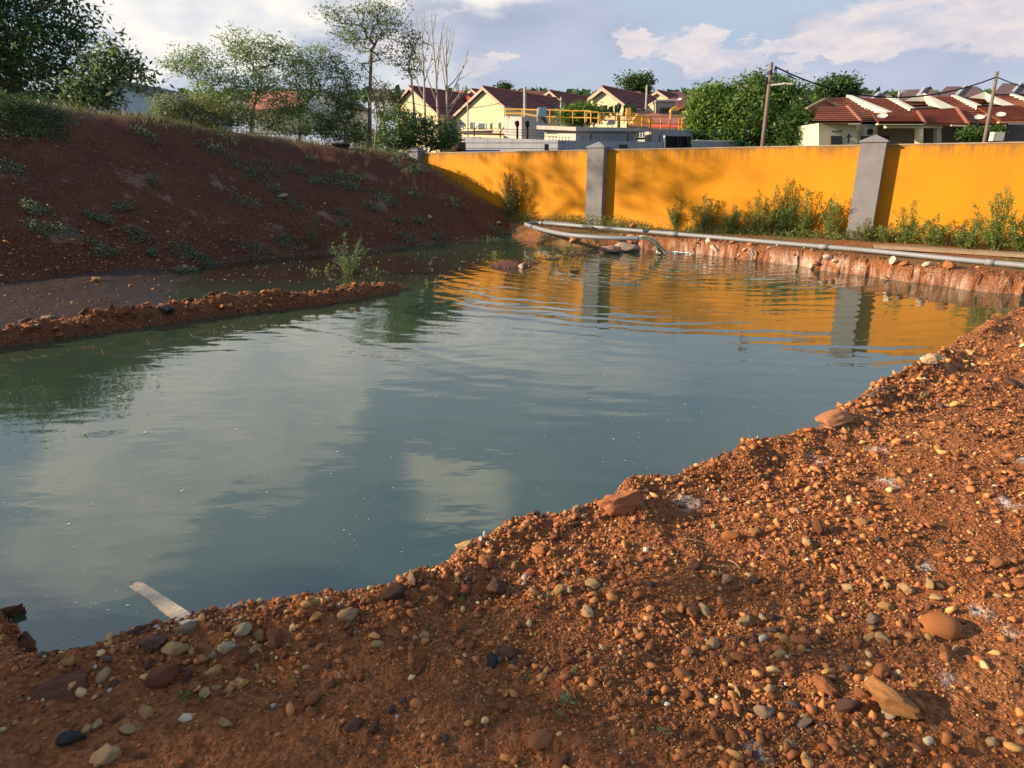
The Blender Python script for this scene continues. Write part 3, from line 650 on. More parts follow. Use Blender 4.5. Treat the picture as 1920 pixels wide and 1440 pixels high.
for (x0, y0, x1, y1, lab) in [(1280, 1014, 1340, 1028, 'longest dry straw lying on the sunlit gravel'), (1345, 1068, 1385, 1070, 'short dry straw below the longest one'), (1478, 982, 1486, 1001, 'pale splinter standing among stones'), (1365, 1055, 1388, 1071, 'thin bent straw crossing the short one')]:
    p0, p1 = on_ground(x0, y0), on_ground(x1, y1); p0[2] += .012; p1[2] += .01
    one('twig', MB().tube([p0, (p0 + p1) / 2 + [0, 0, .006], p1], [.0022, .002, .0012], 5), TW, lab, 'twig', group='dry straws on the gravel')
FOAM = mat('foam', (.75, .75, .70), .6)
fv = []; ff = []
def fleck(p, r):
    k = len(fv); n = random.choice((4, 5, 6)); a0 = random.uniform(0, 6.28); st = random.uniform(.4, 1)
    for i in range(n):
        t = a0 + 6.283 * i / n; q = r * random.uniform(.5, 1.2); fv.append((p[0] + q * math.cos(t), p[1] + q * st * math.sin(t), .004))
    fv.append((p[0], p[1], .004 + r * .3))
    for i in range(n): ff.append((k + i, k + (i + 1) % n, k + n))
for _ in range(900):
    px = random.uniform(-20, 1500); py = 640 + 560 * random.random() ** .7; p = up(px, py, 0)
    q = (np.array([p[0]]), np.array([p[1]]))
    if terrain(*q)[0] > -.05: continue
    if vn(np.array([p[0] * 1.1]), np.array([p[1] * 1.1]), 4)[0] < .5 and random.random() < .8: continue
    fleck(p, np.hypot(p[0], p[1]) * min(.0004 + random.paretovariate(2.2) * .0003, .003))
for _ in range(170):
    px = random.uniform(380, 950); py = random.uniform(465, 535); p = up(px, py, 0)
    if terrain(np.array([p[0]]), np.array([p[1]]))[0] > -.02: continue
    fleck(p, random.uniform(.006, .02))
for _ in range(60):
    px = random.uniform(60, 480); py = random.uniform(1130, 1215); p = up(px, py, 0)
    if terrain(np.array([p[0]]), np.array([p[1]]))[0] > -.05: continue
    fleck(p, random.choice((.002, .003, .0045)))
link('floating_foam', raw_mesh('floating_foam', np.array(fv), ff, FOAM), kind='stuff', label='white flecks of foam and scum floating on the pond')

# ---------------------------------------------------------------- pipes and outfall
PIPE = mat('pvc_pipe', (.20, .215, .24), .55, .12, 9, stain=(5, .6, (.25, .18, .12), .5), spec=.5)
def pipe_path(pts, n=8):
    P = [np.array(p) for p in pts]; out = []
    for i in range(len(P) - 1):
        p0, p1, p2, p3 = P[max(i - 1, 0)], P[i], P[i + 1], P[min(i + 2, len(P) - 1)]
        for k in range(n):
            t = k / n; out.append(.5 * ((2 * p1) + (-p0 + p2) * t + (2 * p0 - 5 * p1 + 4 * p2 - p3) * t * t + (-p0 + 3 * p1 - 3 * p2 + p3) * t ** 3))
    return out + [P[-1]]
pz = .43
A_ = pipe_path([up(x, y, z) for x, y, z in [(1196, 447, .47), (1140, 446, .46), (1080, 442, .46), (1040, 436, .46), (1008, 428, .45), (986, 421, .42)]])
t = thing('discharge_pipe', 'grey plastic pipe curving over to the pond and pouring water', 'pipe', A_[0])
MB().tube(A_, .047, 12).build('pipe_run', PIPE, t, True, off=A_[0])
MB().tube([A_[0] + (A_[0] - A_[2]) * .0, A_[0] + (A_[1] - A_[0]) * .5], .054, 12).build('pipe_end', PIPE, t, True, off=A_[0])
B_ = pipe_path([up(x, y, z) for x, y, z in [(985, 420, .40), (1012, 418, .40), (1090, 424, .40), (1200, 433, .40), (1350, 446, .38), (1500, 459, .37), (1640, 471, .36), (1780, 485, .36), (1920, 498, .36), (2100, 515, .36)]])
t = thing('supply_pipe', 'long grey plastic pipe running along the far bank to the right edge', 'pipe', B_[0])
MB().tube(B_, .046, 12).build('pipe_run', PIPE, t, True, off=B_[0])
for k in (8, 27, 42, 60): MB().tube([B_[k], B_[k + 1]], .053, 12).build('coupling', PIPE, t, True, off=B_[0])
MB().tube([up(1020, 415, .42), up(1065, 419, .42), up(1112, 427, .40)], .035, 8).build('pipe', mat('dark_pipe', (.12, .12, .13), .5), None, True, label='thin dark pipe lying behind the grey ones', category='pipe')
for (px, py, s_, lab) in [(1078, 455, 22, 'orange stone propping up the curved pipe'), (1186, 452, 24, 'orange stone under the mouth of the pipe'), (1187, 442, 16, 'reddish stone wedged on top of the pipe mouth')]:
    g = up(px, py, .3); hw = s_ / FPX * np.linalg.norm(g) * .5; stone((g[0], g[1], .30 if s_ > 20 else .5), hw, (.40, .17, .08), lab, 'stones under the pipe', aspect=(1, .9, .9), sink=.1)
# water jet
JET = bpy.data.materials.new('jet_water'); JET.use_nodes = True; t_ = NT(JET.node_tree)
jn = t_.noise(t_.n('ShaderNodeMapping', i={'Vector': t_.n('ShaderNodeTexCoord').outputs['Object'], 'Scale': (9, 9, 2.5)}).outputs[0], 3, 5, .6)
jp = t_.n('ShaderNodeBsdfPrincipled', i={'Base Color': t_.mix(t_.mr(jn, .35, .65), (.70, .70, .45), (.92, .92, .72)), 'Roughness': .18, 'Normal': t_.n('ShaderNodeBump', i={'Distance': .006, 'Height': jn}).outputs[0]})
t_.t.links.new(jp.outputs[0], t_.n('ShaderNodeOutputMaterial').inputs[0])
j0 = A_[0]; j1 = up(1243, 474, 0); jd = j1 - j0; jp_ = []
jr = []
for k in range(13):
    s_ = k / 12; q = j0 + np.array([jd[0], jd[1], 0]) * s_; q[2] = j0[2] * (1 - s_ ** 2.1) ; jp_.append(q); jr.append(.045 + .02 * s_ + random.uniform(-.004, .006))
jm = MB()
for q_ in range(9):
    ox, oy, oz = random.uniform(-.035, .035), random.uniform(-.035, .035), random.uniform(-.03, .03); w0 = random.uniform(.012, .024); ph = random.uniform(0, 6)
    jm.tube([p + np.array([ox * (1 + k * .05) + .012 * math.sin(k * 1.3 + ph), oy * (1 + k * .05), oz * (1 + k * .03) + .01 * math.sin(k * 1.9 + ph)]) for k, p in enumerate(jp_)], [w0 * (1 + .35 * math.sin(k * 1.7 + ph)) for k in range(13)], 6)
one('water_jet', jm, JET, 'greenish stream of water falling from the pipe into the pond', 'water jet', True)
v, f = ico(2); sv = []; sf = []
for k in range(260):
    q = random.random(); c = np.array([j1[0] + random.gauss(.15, .16) + q * 1.3, j1[1] + random.gauss(0, .13) - q * .12, random.uniform(-.01, .02)]); r_ = random.uniform(.008, .04) * (1.15 - q)
    vv, f0 = ico(0); sf += [tuple(int(i) + len(sv) for i in a) for a in f0]; sv += list(vv * r_ * [1.6, 1, .5] + c)
link('splash_foam', raw_mesh('splash_foam', np.array(sv), sf, mat('splash', (.72, .72, .62), .4), True), kind='stuff', label='white froth where the stream of water meets the pond')
# white crusted clods below the pipe mouth
for (px, py, s_, c, lab) in [(1172, 472, 40, (.36, .26, .20), 'white crusted clod below the mouth of the pipe'), (1145, 474, 34, (.30, .18, .14), 'brown clod left of the white crusted one'), (978, 503, 22, (.36, .27, .21), 'whitish clod on the tip of the small mud island')]:
    g = up(px, py, .0); hw = s_ / FPX * np.linalg.norm(g) * .5; stone((g[0], g[1], .0), hw, c, lab, None, aspect=(1, .8, .7), sink=.1)

# ---------------------------------------------------------------- yellow boundary wall
def wall_mat():
    m = bpy.data.materials.new('yellow_paint'); m.use_nodes = True; t = NT(m.node_tree); MATS['yellow'] = m
    pos = t.n('ShaderNodeTexCoord').outputs['Object']
    sp = t.n('ShaderNodeSeparateXYZ', i={0: pos})
    mp = t.n('ShaderNodeMapping', i={'Vector': pos, 'Scale': (2.2, 2.2, .22)}).outputs[0]
    st = t.noise(mp, 3.2, 6, .7); lo = t.noise(pos, .9, 3, .5)
    col = t.mix(t.mr(lo, .3, .7), (.68, .268, .009), (.56, .225, .012))
    top = t.mr(sp.outputs[2], 1.55, 2.12, 0, 1, True)
    drip = t.m('MULTIPLY', t.mr(st, .40, .62), t.m('POWER', top, 2.2))
    col = t.mix(t.m('MULTIPLY', drip, .85), col, (.13, .085, .035))
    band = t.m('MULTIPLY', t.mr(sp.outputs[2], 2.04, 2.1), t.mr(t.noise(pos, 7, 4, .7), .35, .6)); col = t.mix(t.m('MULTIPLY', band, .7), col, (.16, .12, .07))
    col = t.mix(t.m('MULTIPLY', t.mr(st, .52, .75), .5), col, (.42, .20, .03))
    col = t.mix(t.m('MULTIPLY', t.mr(t.noise(pos, 1.6, 6, .7), .52, .72), .4), col, (.42, .21, .02))  # olive patches in the paint: some discolouring, some imitated soft shade
    foot = t.m('MULTIPLY', t.mr(sp.outputs[2], .45, 0), t.mr(t.noise(pos, 4, 5, .7), .4, .7)); col = t.mix(t.m('MULTIPLY', foot, .6), col, (.35, .14, .05))
    b = t.n('ShaderNodeBump', i={'Strength': .5, 'Distance': .006, 'Height': t.noise(pos, 11, 6, .6)})
    p = t.n('ShaderNodeBsdfPrincipled', i={'Base Color': col, 'Roughness': .75, 'Specular IOR Level': .2, 'Normal': b.outputs[0]})
    t.t.links.new(p.outputs[0], t.n('ShaderNodeOutputMaterial').inputs[0]); return m
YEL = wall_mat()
PIL = mat('pillar_paint', (.20, .195, .21), .75, .16, 3.0, .003, 30, streak=.18)
PB = up(1612, 447, .3)[:2]; PA = up(1120, 422, .3)[:2]; wd_ = PB - PA; LW = float(np.linalg.norm(wd_)); wd_ /= LW; wn_ = np.array([wd_[1], -wd_[0]])    # towards the camera
if wn_[1] > 0: wn_ = -wn_
WZ = .25; WH = 2.12
t = thing('boundary_wall', 'bright yellow plastered boundary wall with grey pillars behind the pond', 'wall', (PA[0], PA[1], WZ))
def wp(s, off=0): q = PA + wd_ * s + wn_ * off; return q
YEL_pts = [(-LW * 1.0, 0), (0, LW), (LW, 2 * LW)]
rots = math.atan2(wd_[1], wd_[0])
for (s0, s1) in [(-2 * LW + .26, -LW - .26), (-LW + .26, -.26), (.26, LW - .26), (LW + .26, 2 * LW - .26)]:
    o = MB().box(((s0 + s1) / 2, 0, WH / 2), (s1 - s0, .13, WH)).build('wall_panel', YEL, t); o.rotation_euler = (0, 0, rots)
    o2 = MB().box(((s0 + s1) / 2, 0, WH + .0125), (s1 - s0, .15, .025)).build('coping', mat('coping_cement', (.34, .27, .20), .8, .3, 9), t); o2.rotation_euler = (0, 0, rots)
for s in (-LW, 0, LW, 2 * LW):
    h = WH + .06
    o = MB().box((s, -.09, h / 2), (.52, .40, h)).build('pillar', PIL, t); o.rotation_euler = (0, 0, rots)
    z0 = h + .001; a = .29; b0, b1 = -.32, .14
    c = MB(); P4 = [(s - a, b0, z0), (s + a, b0, z0), (s + a, b1, z0), (s - a, b1, z0)]; Q4 = [(p[0], p[1], z0 + .035) for p in P4]; ap = (s, -.09, z0 + .17)
    c.poly(P4[::-1])
    for i in range(4): c.poly([P4[i], P4[(i + 1) % 4], Q4[(i + 1) % 4], Q4[i]]); c.poly([Q4[i], Q4[(i + 1) % 4], ap])
    o2 = c.build('pillar_cap', PIL, None); o2.parent = o
# shallow concrete drain edge in front of the wall, right
e0 = up(1640, 466, .33); e1 = up(2060, 492, .33); dd_ = (e1 - e0); 
one('drain_edge', MB().prism([e0, e1, e1 + [.15, .33, 0], e0 + [.15, .33, 0]], (0, 0, .06)), mat('old_concrete', (.28, .20, .13), .85, .3, 4, .006, 20), 'brownish concrete drain edge between the pipe and the wall', 'drain edge')
# the mark of an old ring of grime on the wall: left out of geometry, part of the paint

# ---------------------------------------------------------------- far grey compound: walls, pump house, tanks, railings
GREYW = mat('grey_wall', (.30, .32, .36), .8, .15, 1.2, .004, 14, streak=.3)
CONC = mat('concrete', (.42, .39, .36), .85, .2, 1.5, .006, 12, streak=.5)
BLACKM = mat('black_metal', (.012, .012, .014), .6, .1, 3, spec=.15)
YR = mat('yellow_rail', (.72, .38, .06), .6, .15, 3); ORR = mat('orange_rail', (.78, .28, .05), .6, .15, 3)
DKM = mat('dark_iron', (.03, .035, .04), .6)
def wallrun(pts, D, thick, zb, name, m, label, cat, coping=None):
    """pts: list of (px, py_top, D); a standing wall between them down to zb"""
    P = [at(px, py, d) for px, py, d in pts]; t = thing(name, label, cat, (P[0][0], P[0][1], zb))
    o = np.array([P[0][0], P[0][1], zb])
    for a, b in zip(P[:-1], P[1:]):
        dv = b[:2] - a[:2]; nn = np.array([-dv[1], dv[0], 0]); nn = nn / np.linalg.norm(nn) * thick
        if nn[1] < 0: nn = -nn
        A3 = np.array([a[0], a[1], zb]); B3 = np.array([b[0], b[1], zb])
        MB().prism([A3, B3, b, a], nn).build('wall_section', m, t, off=o)
        if coping: MB().prism([a - nn * .2 + [0, 0, .002], b - nn * .2 + [0, 0, .002], b + nn * 1.2 + [0, 0, .002], a + nn * 1.2 + [0, 0, .002]], (0, 0, .07)).build('coping', coping, t, off=o)
    return t
DW = 33
cw = wallrun([(868, 256, DW + 1.5), (1046, 263, DW - 1.0), (1296, 267, DW + 6)], DW, .15, .4, 'compound_wall', GREYW, 'low grey compound wall behind the yellow wall, lit at its left end', 'wall')
wallrun([(1297, 265, DW + 6.1), (1400, 266, DW + 8.5)], DW, .15, .4, 'compound_wall', GREYW, 'grey compound wall with white coping in front of the mango trees', 'wall', mat('white_paint', (.75, .74, .70), .7))
t = thing('blue_sheet', 'narrow blue sheet along the top of the yellow wall, far left', 'sheet', at(872, 284, 30))
MB().prism([at(872, 281, 30), at(938, 281, 30), at(938, 286, 30), at(872, 286, 30)], (0, .05, 0)).build('sheet', mat('blue_plastic', (.02, .10, .40), .5), t, off=at(872, 284, 30))
# slotted posts with barbed wire
def bpost(px, py, D, lab, h=.0):
    a = at(px, py, D); b = at(px, py - 11, D); c = at(px + 7, py - 19, D)
    one('fence_post', MB().tube([a, b, c], .035, 5), DKM, lab, 'fence post', group='angled posts of the barbed wire fence')
for (px, py, D, lab) in [(889, 255, 34, 'angled fence post nearest the bushes'), (938, 258, 33.5, 'angled fence post left of the black pipes'), (1108, 264, 34.5, 'angled fence post left on the pump house wall'), (1177, 265, 36, 'angled fence post right on the pump house wall'), (1237, 265, 38, 'angled fence post left of the black gate'), (1332, 264, 41, 'angled fence post in front of the mango trees')]: bpost(px, py, D, lab)
wmb = MB()
for dy in (0, 5, 10): wmb.tube([at(868, 251 - dy, 34.2), at(938, 252 - dy, 33.4), at(1046, 256 - dy, 32.2)], .012, 4)
one('barbed_wire', wmb, DKM, 'strands of barbed wire above the lit end of the grey wall', 'barbed wire')
wmb = MB()
for dy in (0, 6): wmb.tube([at(1296, 252 - dy, 39), at(1400, 254 - dy, 41.4)], .02, 4)
one('barbed_wire', wmb, mat('green_wire', (.02, .16, .13), .6), 'strands of green wire in front of the mango trees', 'barbed wire')
wmb = MB()
for dy in (0, 10): wmb.tube([at(806, 268 + dy, 26), at(1060, 268 + dy * 1.1, 26)], .010, 4)
one('barbed_wire', wmb, DKM, 'two thin strands strung just above the far end of the yellow wall', 'barbed wire')
# tank block with two hooded vent pipes
t = thing('concrete_tank', 'stained concrete tank block with a lit and a shaded face, left of the pump house', 'tank', at(977, 262, 38))
o_ = at(977, 262, 38)
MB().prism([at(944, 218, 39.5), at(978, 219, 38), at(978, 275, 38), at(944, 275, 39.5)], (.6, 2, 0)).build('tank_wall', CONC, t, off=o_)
MB().prism([at(978.2, 219, 38), at(1024, 219, 40), at(1024, 275, 40), at(978.2, 275, 38)], (-.3, 2, 0)).build('tank_wall', GREYW, t, off=o_)  # the two tank faces carry sun and shade in their colours
for i, (px, lab) in enumerate([(970, 'black vent pipe with a hood against the lit face of the tank'), (989, 'black vent pipe with a hood against the shaded face of the tank')]):
    tt = thing('vent_pipe', lab, 'vent pipe', at(px, 262, 37), 'hooded vent pipes')
    o_ = at(px, 262, 37)
    MB().tube([at(px, 262, 37), at(px, 236, 37)], .06, 8).build('pipe', BLACKM, tt, True, off=o_)
    MB().tube([at(px, 237, 37), at(px, 229, 37), at(px, 226, 37)], [.10, .11, .05], 8).build('hood', BLACKM, tt, True, off=o_)
    MB().tube([at(px, 231, 36.9), at(px - 5, 230, 36.9)], .07, 8).build('spout', BLACKM, tt, True, off=o_)
# blue grey motor housing
t = thing('motor_housing', 'tilted blue grey motor housing on the tank edge', 'housing', at(1012, 222, 37)); o_ = at(1012, 222, 37)
MB().prism([at(1010, 218, 37), at(1024, 220, 37), at(1026, 202, 37), at(1022, 200, 37), at(1013, 201, 37)], (0, .6, 0)).build('casing', mat('blue_grey', (.16, .27, .36), .5), t, off=o_)
MB().prism([at(1007, 217, 37.1), at(1009.5, 217.5, 37.1), at(1012.5, 201, 37.1), at(1008, 202, 37.1)], (0, .5, 0)).build('louvre', mat('pale_louvre', (.6, .6, .58), .6), t, off=o_)
MB().prism([at(1014, 221, 37.1), at(1022, 221, 37.1), at(1027, 229, 37.1), at(1024, 232, 37.1)], (0, .4, 0)).build('bracket', DKM, t, off=o_)
# pump house
def prow(px0, px1, py, D0, D1, n):
    return [at(px0 + (px1 - px0) * k / n, py, D0 + (D1 - D0) * k / n) for k in range(n + 1)]
t = thing('pump_house', 'flat roofed grey pump house with rows of slots and a projecting slab', 'pump house', at(1080, 265, 34.5)); o_ = at(1080, 265, 34.5)
c0, c1, c2 = at(1080, 241, 34.5), at(1021, 239, 36.2), at(1193, 243, 38.0)
zb = .6
def down(p): return np.array([p[0], p[1], zb])
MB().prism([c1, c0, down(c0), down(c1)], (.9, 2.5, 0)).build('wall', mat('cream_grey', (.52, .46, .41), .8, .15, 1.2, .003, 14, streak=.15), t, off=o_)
MB().prism([c0 + [.003, .0, 0], c2, down(c2), down(c0) + [.003, 0, 0]], (-.8, 2.2, 0)).build('wall', GREYW, t, off=o_)  # face turned from the sun coloured greyer, its shade put into the colour
r0, r1, r2 = at(1080, 238, 34.1), at(1006, 235, 36.0), at(1216, 240, 38.4)
MB().prism([r1, r0, r0 + [.9, 3, 0], r1 + [.9, 3, 0]], (0, 0, -.18)).prism([r0 + [.003, 0, 0], r2, r2 + [-.8, 2.2, 0], r0 + [-.4, 2.2, 0]], (0, 0, -.181)).build('roof_slab', CONC, t, off=o_)
sl_ = MB()
for row in (257.5, 262):
    for k in range(7): p = at(1031 + k * 6, row, 34.5 + (1080 - 1031 - k * 6) / 59 * 1.7 - .03); sl_.box(p, (.09, .05, .03))
    for k in range(16): p = at(1092 + k * 6.2, row, 34.5 + (12 + k * 6.2) / 113 * 3.5 - .03); sl_.box(p, (.11, .05, .03))
o = sl_.build('slots', BLACKM, t, off=o_); o['kind'] = 'stuff'
# tank at the right with a lattice block wall
t = thing('concrete_tank', 'grey concrete tank with an orange railing on it, right of the pump house', 'tank', at(1225, 262, 40)); o_ = at(1225, 262, 40)
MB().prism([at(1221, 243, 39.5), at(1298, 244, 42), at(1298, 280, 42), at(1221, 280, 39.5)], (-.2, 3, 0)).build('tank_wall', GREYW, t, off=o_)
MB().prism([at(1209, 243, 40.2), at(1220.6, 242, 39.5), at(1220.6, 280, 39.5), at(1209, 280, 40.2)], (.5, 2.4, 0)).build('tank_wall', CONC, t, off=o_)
for k in range(3):
    MB().tube([at(1197 + k * 5, 257, 39.6), at(1197 + k * 5, 242, 39.6)], .045, 6).build('pipe_stub', mat('rust_white', (.52, .42, .34), .7), t, off=o_)
MB().prism([at(1194, 258, 39.5), at(1210, 258, 39.5), at(1210, 261, 39.5), at(1194, 261, 39.5)], (0, .4, 0)).build('ledge', BLACKM, t, off=o_)
# railings
def railing(name, label, posts, D, tops, mt, r=.035, rails=(0, .55)):
    P0 = [at(x, yb, d) for x, yt, yb, d in posts]; P1 = [at(x, yt, d) for x, yt, yb, d in posts]
    t = thing(name, label, 'railing', P0[0])
    for a, b in zip(P0, P1): MB().tube([a, b], r, 5).build('post', mt, t, off=P0[0])
    for f in rails: MB().tube([b + (a - b) * f for a, b in zip(P0, P1)], r * .85, 5).build('rail', mt, t, off=P0[0])
    return t
railing('railing', 'yellow railing on the roof of the pump house, its left stretch', [(946, 205, 219, 39), (979, 205, 219, 38.5), (1008, 206, 228, 38), (1031, 206, 230, 37.8), (1051, 207, 230, 37.6), (1074, 208, 231, 37.4), (1097, 208, 231, 37.2), (1108, 209, 231, 37), (1122, 210, 232, 37)], 0, 0, YR)
railing('railing', 'yellow railing round the machinery in the middle', [(1122.5, 217, 231, 36.5), (1153, 217, 232, 37), (1170, 217, 232, 37.5), (1187, 218, 233, 38), (1204, 219, 236, 38.2), (1219, 219, 242, 38.4)], 0, 0, YR)
railing('railing', 'orange railing on the right tank', [(1219, 219, 242, 38.4), (1239, 219, 242, 38.8), (1256, 219, 243, 39.2), (1273, 219, 244, 39.6), (1279, 219, 244, 39.8)], 0, 0, ORR)
railing('railing', 'thin yellow railing behind the machinery', [(1100, 212, 228, 42), (1125, 211, 228, 42), (1153, 212, 229, 42), (1175, 212, 229, 42), (1195, 213, 229, 42)], 0, 0, YR, .025)
# yellow machinery on the tank, with its raised arm
t = thing('machinery', 'yellow gearbox and drive of the treatment tank behind the railings', 'machine', at(1200, 233, 39)); o_ = at(1200, 233, 39)
MB().prism([at(1184, 231, 39), at(1196, 214, 39), at(1204, 214, 39), at(1214, 221, 39), at(1212, 232, 39)], (0, .8, 0)).build('gearbox', YR, t, off=o_)
MB().box(at(1178, 212, 39), (.25, .25, .5)).build('motor', YR, t, off=o_)
MB().prism([at(1138, 233, 36.8), at(1142, 225, 36.8), at(1150, 225, 36.8), at(1153, 233, 36.8)], (0, .5, 0)).build('hopper', mat('grey_metal', (.25, .25, .26), .5), t, off=o_)
MB().tube([at(1216, 226, 39), at(1224, 232, 39)], .2, 8).build('drum', YR, t, off=o_)
t = thing('floodlight', 'yellow floodlight on a post at the right railing', 'floodlight', at(1256, 243, 38.9)); o_ = at(1256, 243, 38.9)
MB().tube([at(1255, 243, 38.9), at(1258, 209, 38.9)], .05, 6).build('post', ORR, t, off=o_)
MB().prism([at(1256, 210, 38.9), at(1259, 204, 38.9), at(1268, 198, 38.9), at(1273, 199, 38.9), at(1272, 204, 38.9)], (0, .3, 0)).build('lamp_head', YR, t, off=o_)
# things standing against / on the compound wall
def panel(px0, py0, px1, py1, D, name, label, cat, m, th=.06):
    one(name, MB().prism([at(px0, py0, D), at(px1, py0, D + .3), at(px1, py1, D + .3), at(px0, py1, D)], (0, th, 0)), m, label, cat)
t = thing('gate', 'black sheet gate in the grey compound wall', 'gate', at(1246, 276, 37.4)); o_ = at(1246, 276, 37.4)
for (xa, xb) in ((1247.5, 1270), (1270.6, 1288), (1288.6, 1296)): MB().prism([at(xa, 255, 37.4), at(xb, 255.6, 37.6), at(xb, 290, 37.6), at(xa, 290, 37.4)], (0, .06, 0)).build('gate_leaf', BLACKM, t, off=o_)
MB().tube([at(1246, 290, 37.3), at(1246, 253, 37.3)], .05, 6).build('gate_post', mat('white_paint', (.75, .74, .70), .7), t, off=o_)
panel(1160, 271, 1177, 285, 30, 'vent_box', 'dark box on the grey wall right of the middle pillar', 'box', DKM)
panel(1021, 270, 1029, 284, 30, 'vent_box', 'small black box on the grey wall left of the middle pillar', 'box', DKM)
one('drum', MB().tube([at(861, 284, 29), at(861, 267, 29)], .28, 14), mat('rust_drum', (.08, .03, .025), .6, .3, 4), 'dark rusty drum above the far end of the yellow wall', 'drum', True)
one('carport_roof', MB().prism([at(865, 246, 40), at(925, 244, 40), at(922, 248, 38.5), at(865, 249, 38.5)], (0, 0, -.05)), DKM, 'thin dark awning sheet left of the tank block', 'awning')
one('pipe_rack', MB().tube([at(868, 250, 38), at(945, 252, 38)], .06, 5), mat('rust_pipe', (.35, .14, .06), .7), 'rust orange pipe run under the awning', 'pipe')
t = thing('green_frame', 'small green mesh frame at the end of the white coping', 'frame', at(1392, 270, 41)); o_ = at(1392, 270, 41)
GRN = mat('green_paint', (.01, .28, .20), .6)
MB().prism([at(1386, 256, 41), at(1391, 250, 41), at(1391, 270, 41), at(1386, 269, 41)], (0, .1, 0)).build('panel', GRN, t, off=o_)
for a, b in (((1391, 252), (1398, 262)), ((1398, 252), (1392, 264)), ((1398, 252), (1398, 270)), ((1391, 265), (1402, 270))): MB().tube([at(*a, 41), at(*b, 41)], .04, 5).build('bar', GRN, t, off=o_)

# ---------------------------------------------------------------- houses
CREAMW = mat('cream_wall', (.66, .56, .36), .8, .08, 1.0); TRIM = mat('fascia', (.46, .36, .28), .7, .1, 2); WHITEW = mat('white_wall', (.72, .72, .70), .8, .1, 1, streak=.25); GLASS = mat('window_glass', (.10, .14, .16), .15, .1, 2, spec=.6); FRAME = mat('white_frame', (.8, .8, .78), .6)
def roofmat(name, col, pitch, var=.2, ax='X'):
    m = bpy.data.materials.new(name); m.use_nodes = True; t = NT(m.node_tree)
    pos = t.n('ShaderNodeTexCoord').outputs['Object']; sp = t.n('ShaderNodeSeparateXYZ', i={0: pos})
    rows = t.m('FRACT', t.m('DIVIDE', sp.outputs[2], pitch)); 
    ns = t.noise(pos, .8, 5, .6); n2_ = t.noise(pos, 6, 4, .7)
    c = t.mix(t.mr(ns, .3, .7), tuple(a * (1 - var) for a in col), tuple(a * (1 + var) for a in col)); c = t.mix(t.mr(n2_, .55, .8, 0, .6), c, tuple(a * .45 for a in col))
    b = t.n('ShaderNodeBump', i={'Strength': 1.0, 'Distance': .06, 'Height': rows})
    p = t.n('ShaderNodeBsdfPrincipled', i={'Base Color': c, 'Roughness': .8, 'Specular IOR Level': .2, 'Normal': b.outputs[0]})
    t.t.links.new(p.outputs[0], t.n('ShaderNodeOutputMaterial').inputs[0]); return m
PURP = roofmat('maroon_roof_tiles', (.155, .056, .048), .28, .12); TERRA = roofmat('terracotta_roof_tiles', (.37, .150, .095), .18, .22); BRN = roofmat('brown_roof_tiles', (.15, .09, .085), .3); RIDGEM = mat('ridge_tile', (.28, .11, .075), .8, .2, 5)
def onplane(px, py, P0, n):
    r = ray(px, py); E = np.array([0, 0, EYE]); t = np.dot(P0 - E, n) / np.dot(r, n); return E + r * t
def gable_house(label, apex, eL, eR, D, L, rdir=(.58, .815), over=.35, wins=(), zb=2.2, roof=PURP, wall=CREAMW, cutR=None, group='gabled houses of the left estate'):
    """apex/eL/eR photo points of the gable's roof line at distance D; the ridge runs L metres along rdir"""
    r = np.array([rdir[0], rdir[1], 0.]); P0 = at(*apex, D); A = P0; B = onplane(*eL, P0, r); Cc = onplane(*eR, P0, r)
    t = thing('gabled_house', label, 'house', (A[0], A[1], zb), group); o_ = np.array([A[0], A[1], zb])
    wdv = np.cross([0, 0, 1], r); wdv = wdv if wdv[0] > 0 else -wdv
    th = np.array([0, 0, .16])
    # walls set back under the roof
    k = .9; Bi = A + (B - A) * k; Ci = A + (Cc - A) * .96; dn = np.array([0, 0, -.28]); bk = r * over
    MB().prism([A + dn + bk, Ci + dn + bk, np.array([Ci[0], Ci[1], zb]) + bk, np.array([Bi[0], Bi[1], zb]) + bk, Bi + dn + bk], r * (L - 2 * over)).build('wall', wall, t, off=o_)
    # roof: stepped courses on each side
    for side, E_ in ((-1, B), (1, Cc)):
        sl = E_ - A; n = max(8, int(np.linalg.norm(sl) / .45)); mb = MB()
        for i in range(n):
            a0 = A + sl * (i / n); a1 = A + sl * ((i + 1) / n); up2 = np.array([0, 0, .05]); lift = np.array([0, 0, .012])
            mb.prism([a0, a0 + lift, a1 + up2, a1], r * L)
        mb.build('roof', roof, t, off=o_)
        MB().prism([A - r * .03, E_ - r * .03, E_ - r * .03 - [0, 0, .30], A - r * .03 - [0, 0, .30]], r * .06 - 0 * r).build('bargeboard', TRIM, t, off=o_)
    MB().tube([A + [0, 0, .07], A + r * L + [0, 0, .07]], .10, 6).build('ridge', RIDGEM, t, off=o_)
    MB().prism([Cc - [0, 0, .04], Cc + r * L - [0, 0, .04], Cc + r * L - [0, 0, .22], Cc - [0, 0, .22]], wdv * .05).build('gutter', TRIM, t, off=o_)
    Pw = A + bk - r * .02
    for (x0, y0, x1, y1) in wins:
        q = [onplane(x, y, Pw, r) for x, y in ((x0, y0), (x1, y0), (x1, y1), (x0, y1))]
        f = MB().prism([p for p in q], -r * .06).build('window', FRAME, t, off=o_)
        c = sum(q) / 4; q2 = [c + (p - c) * .82 - r * .07 for p in q]
        MB().prism(q2, -r * .01).build('pane', GLASS, f, off=(0, 0, 0)).location = tuple(-o_)
    return t, A, B, Cc, r, o_
def roofpoly(t, o_, pts, m, th=.15, name='roof'):
    return MB().prism([np.array(p) for p in pts], (0, 0, -th)).build(name, m, t, off=o_)
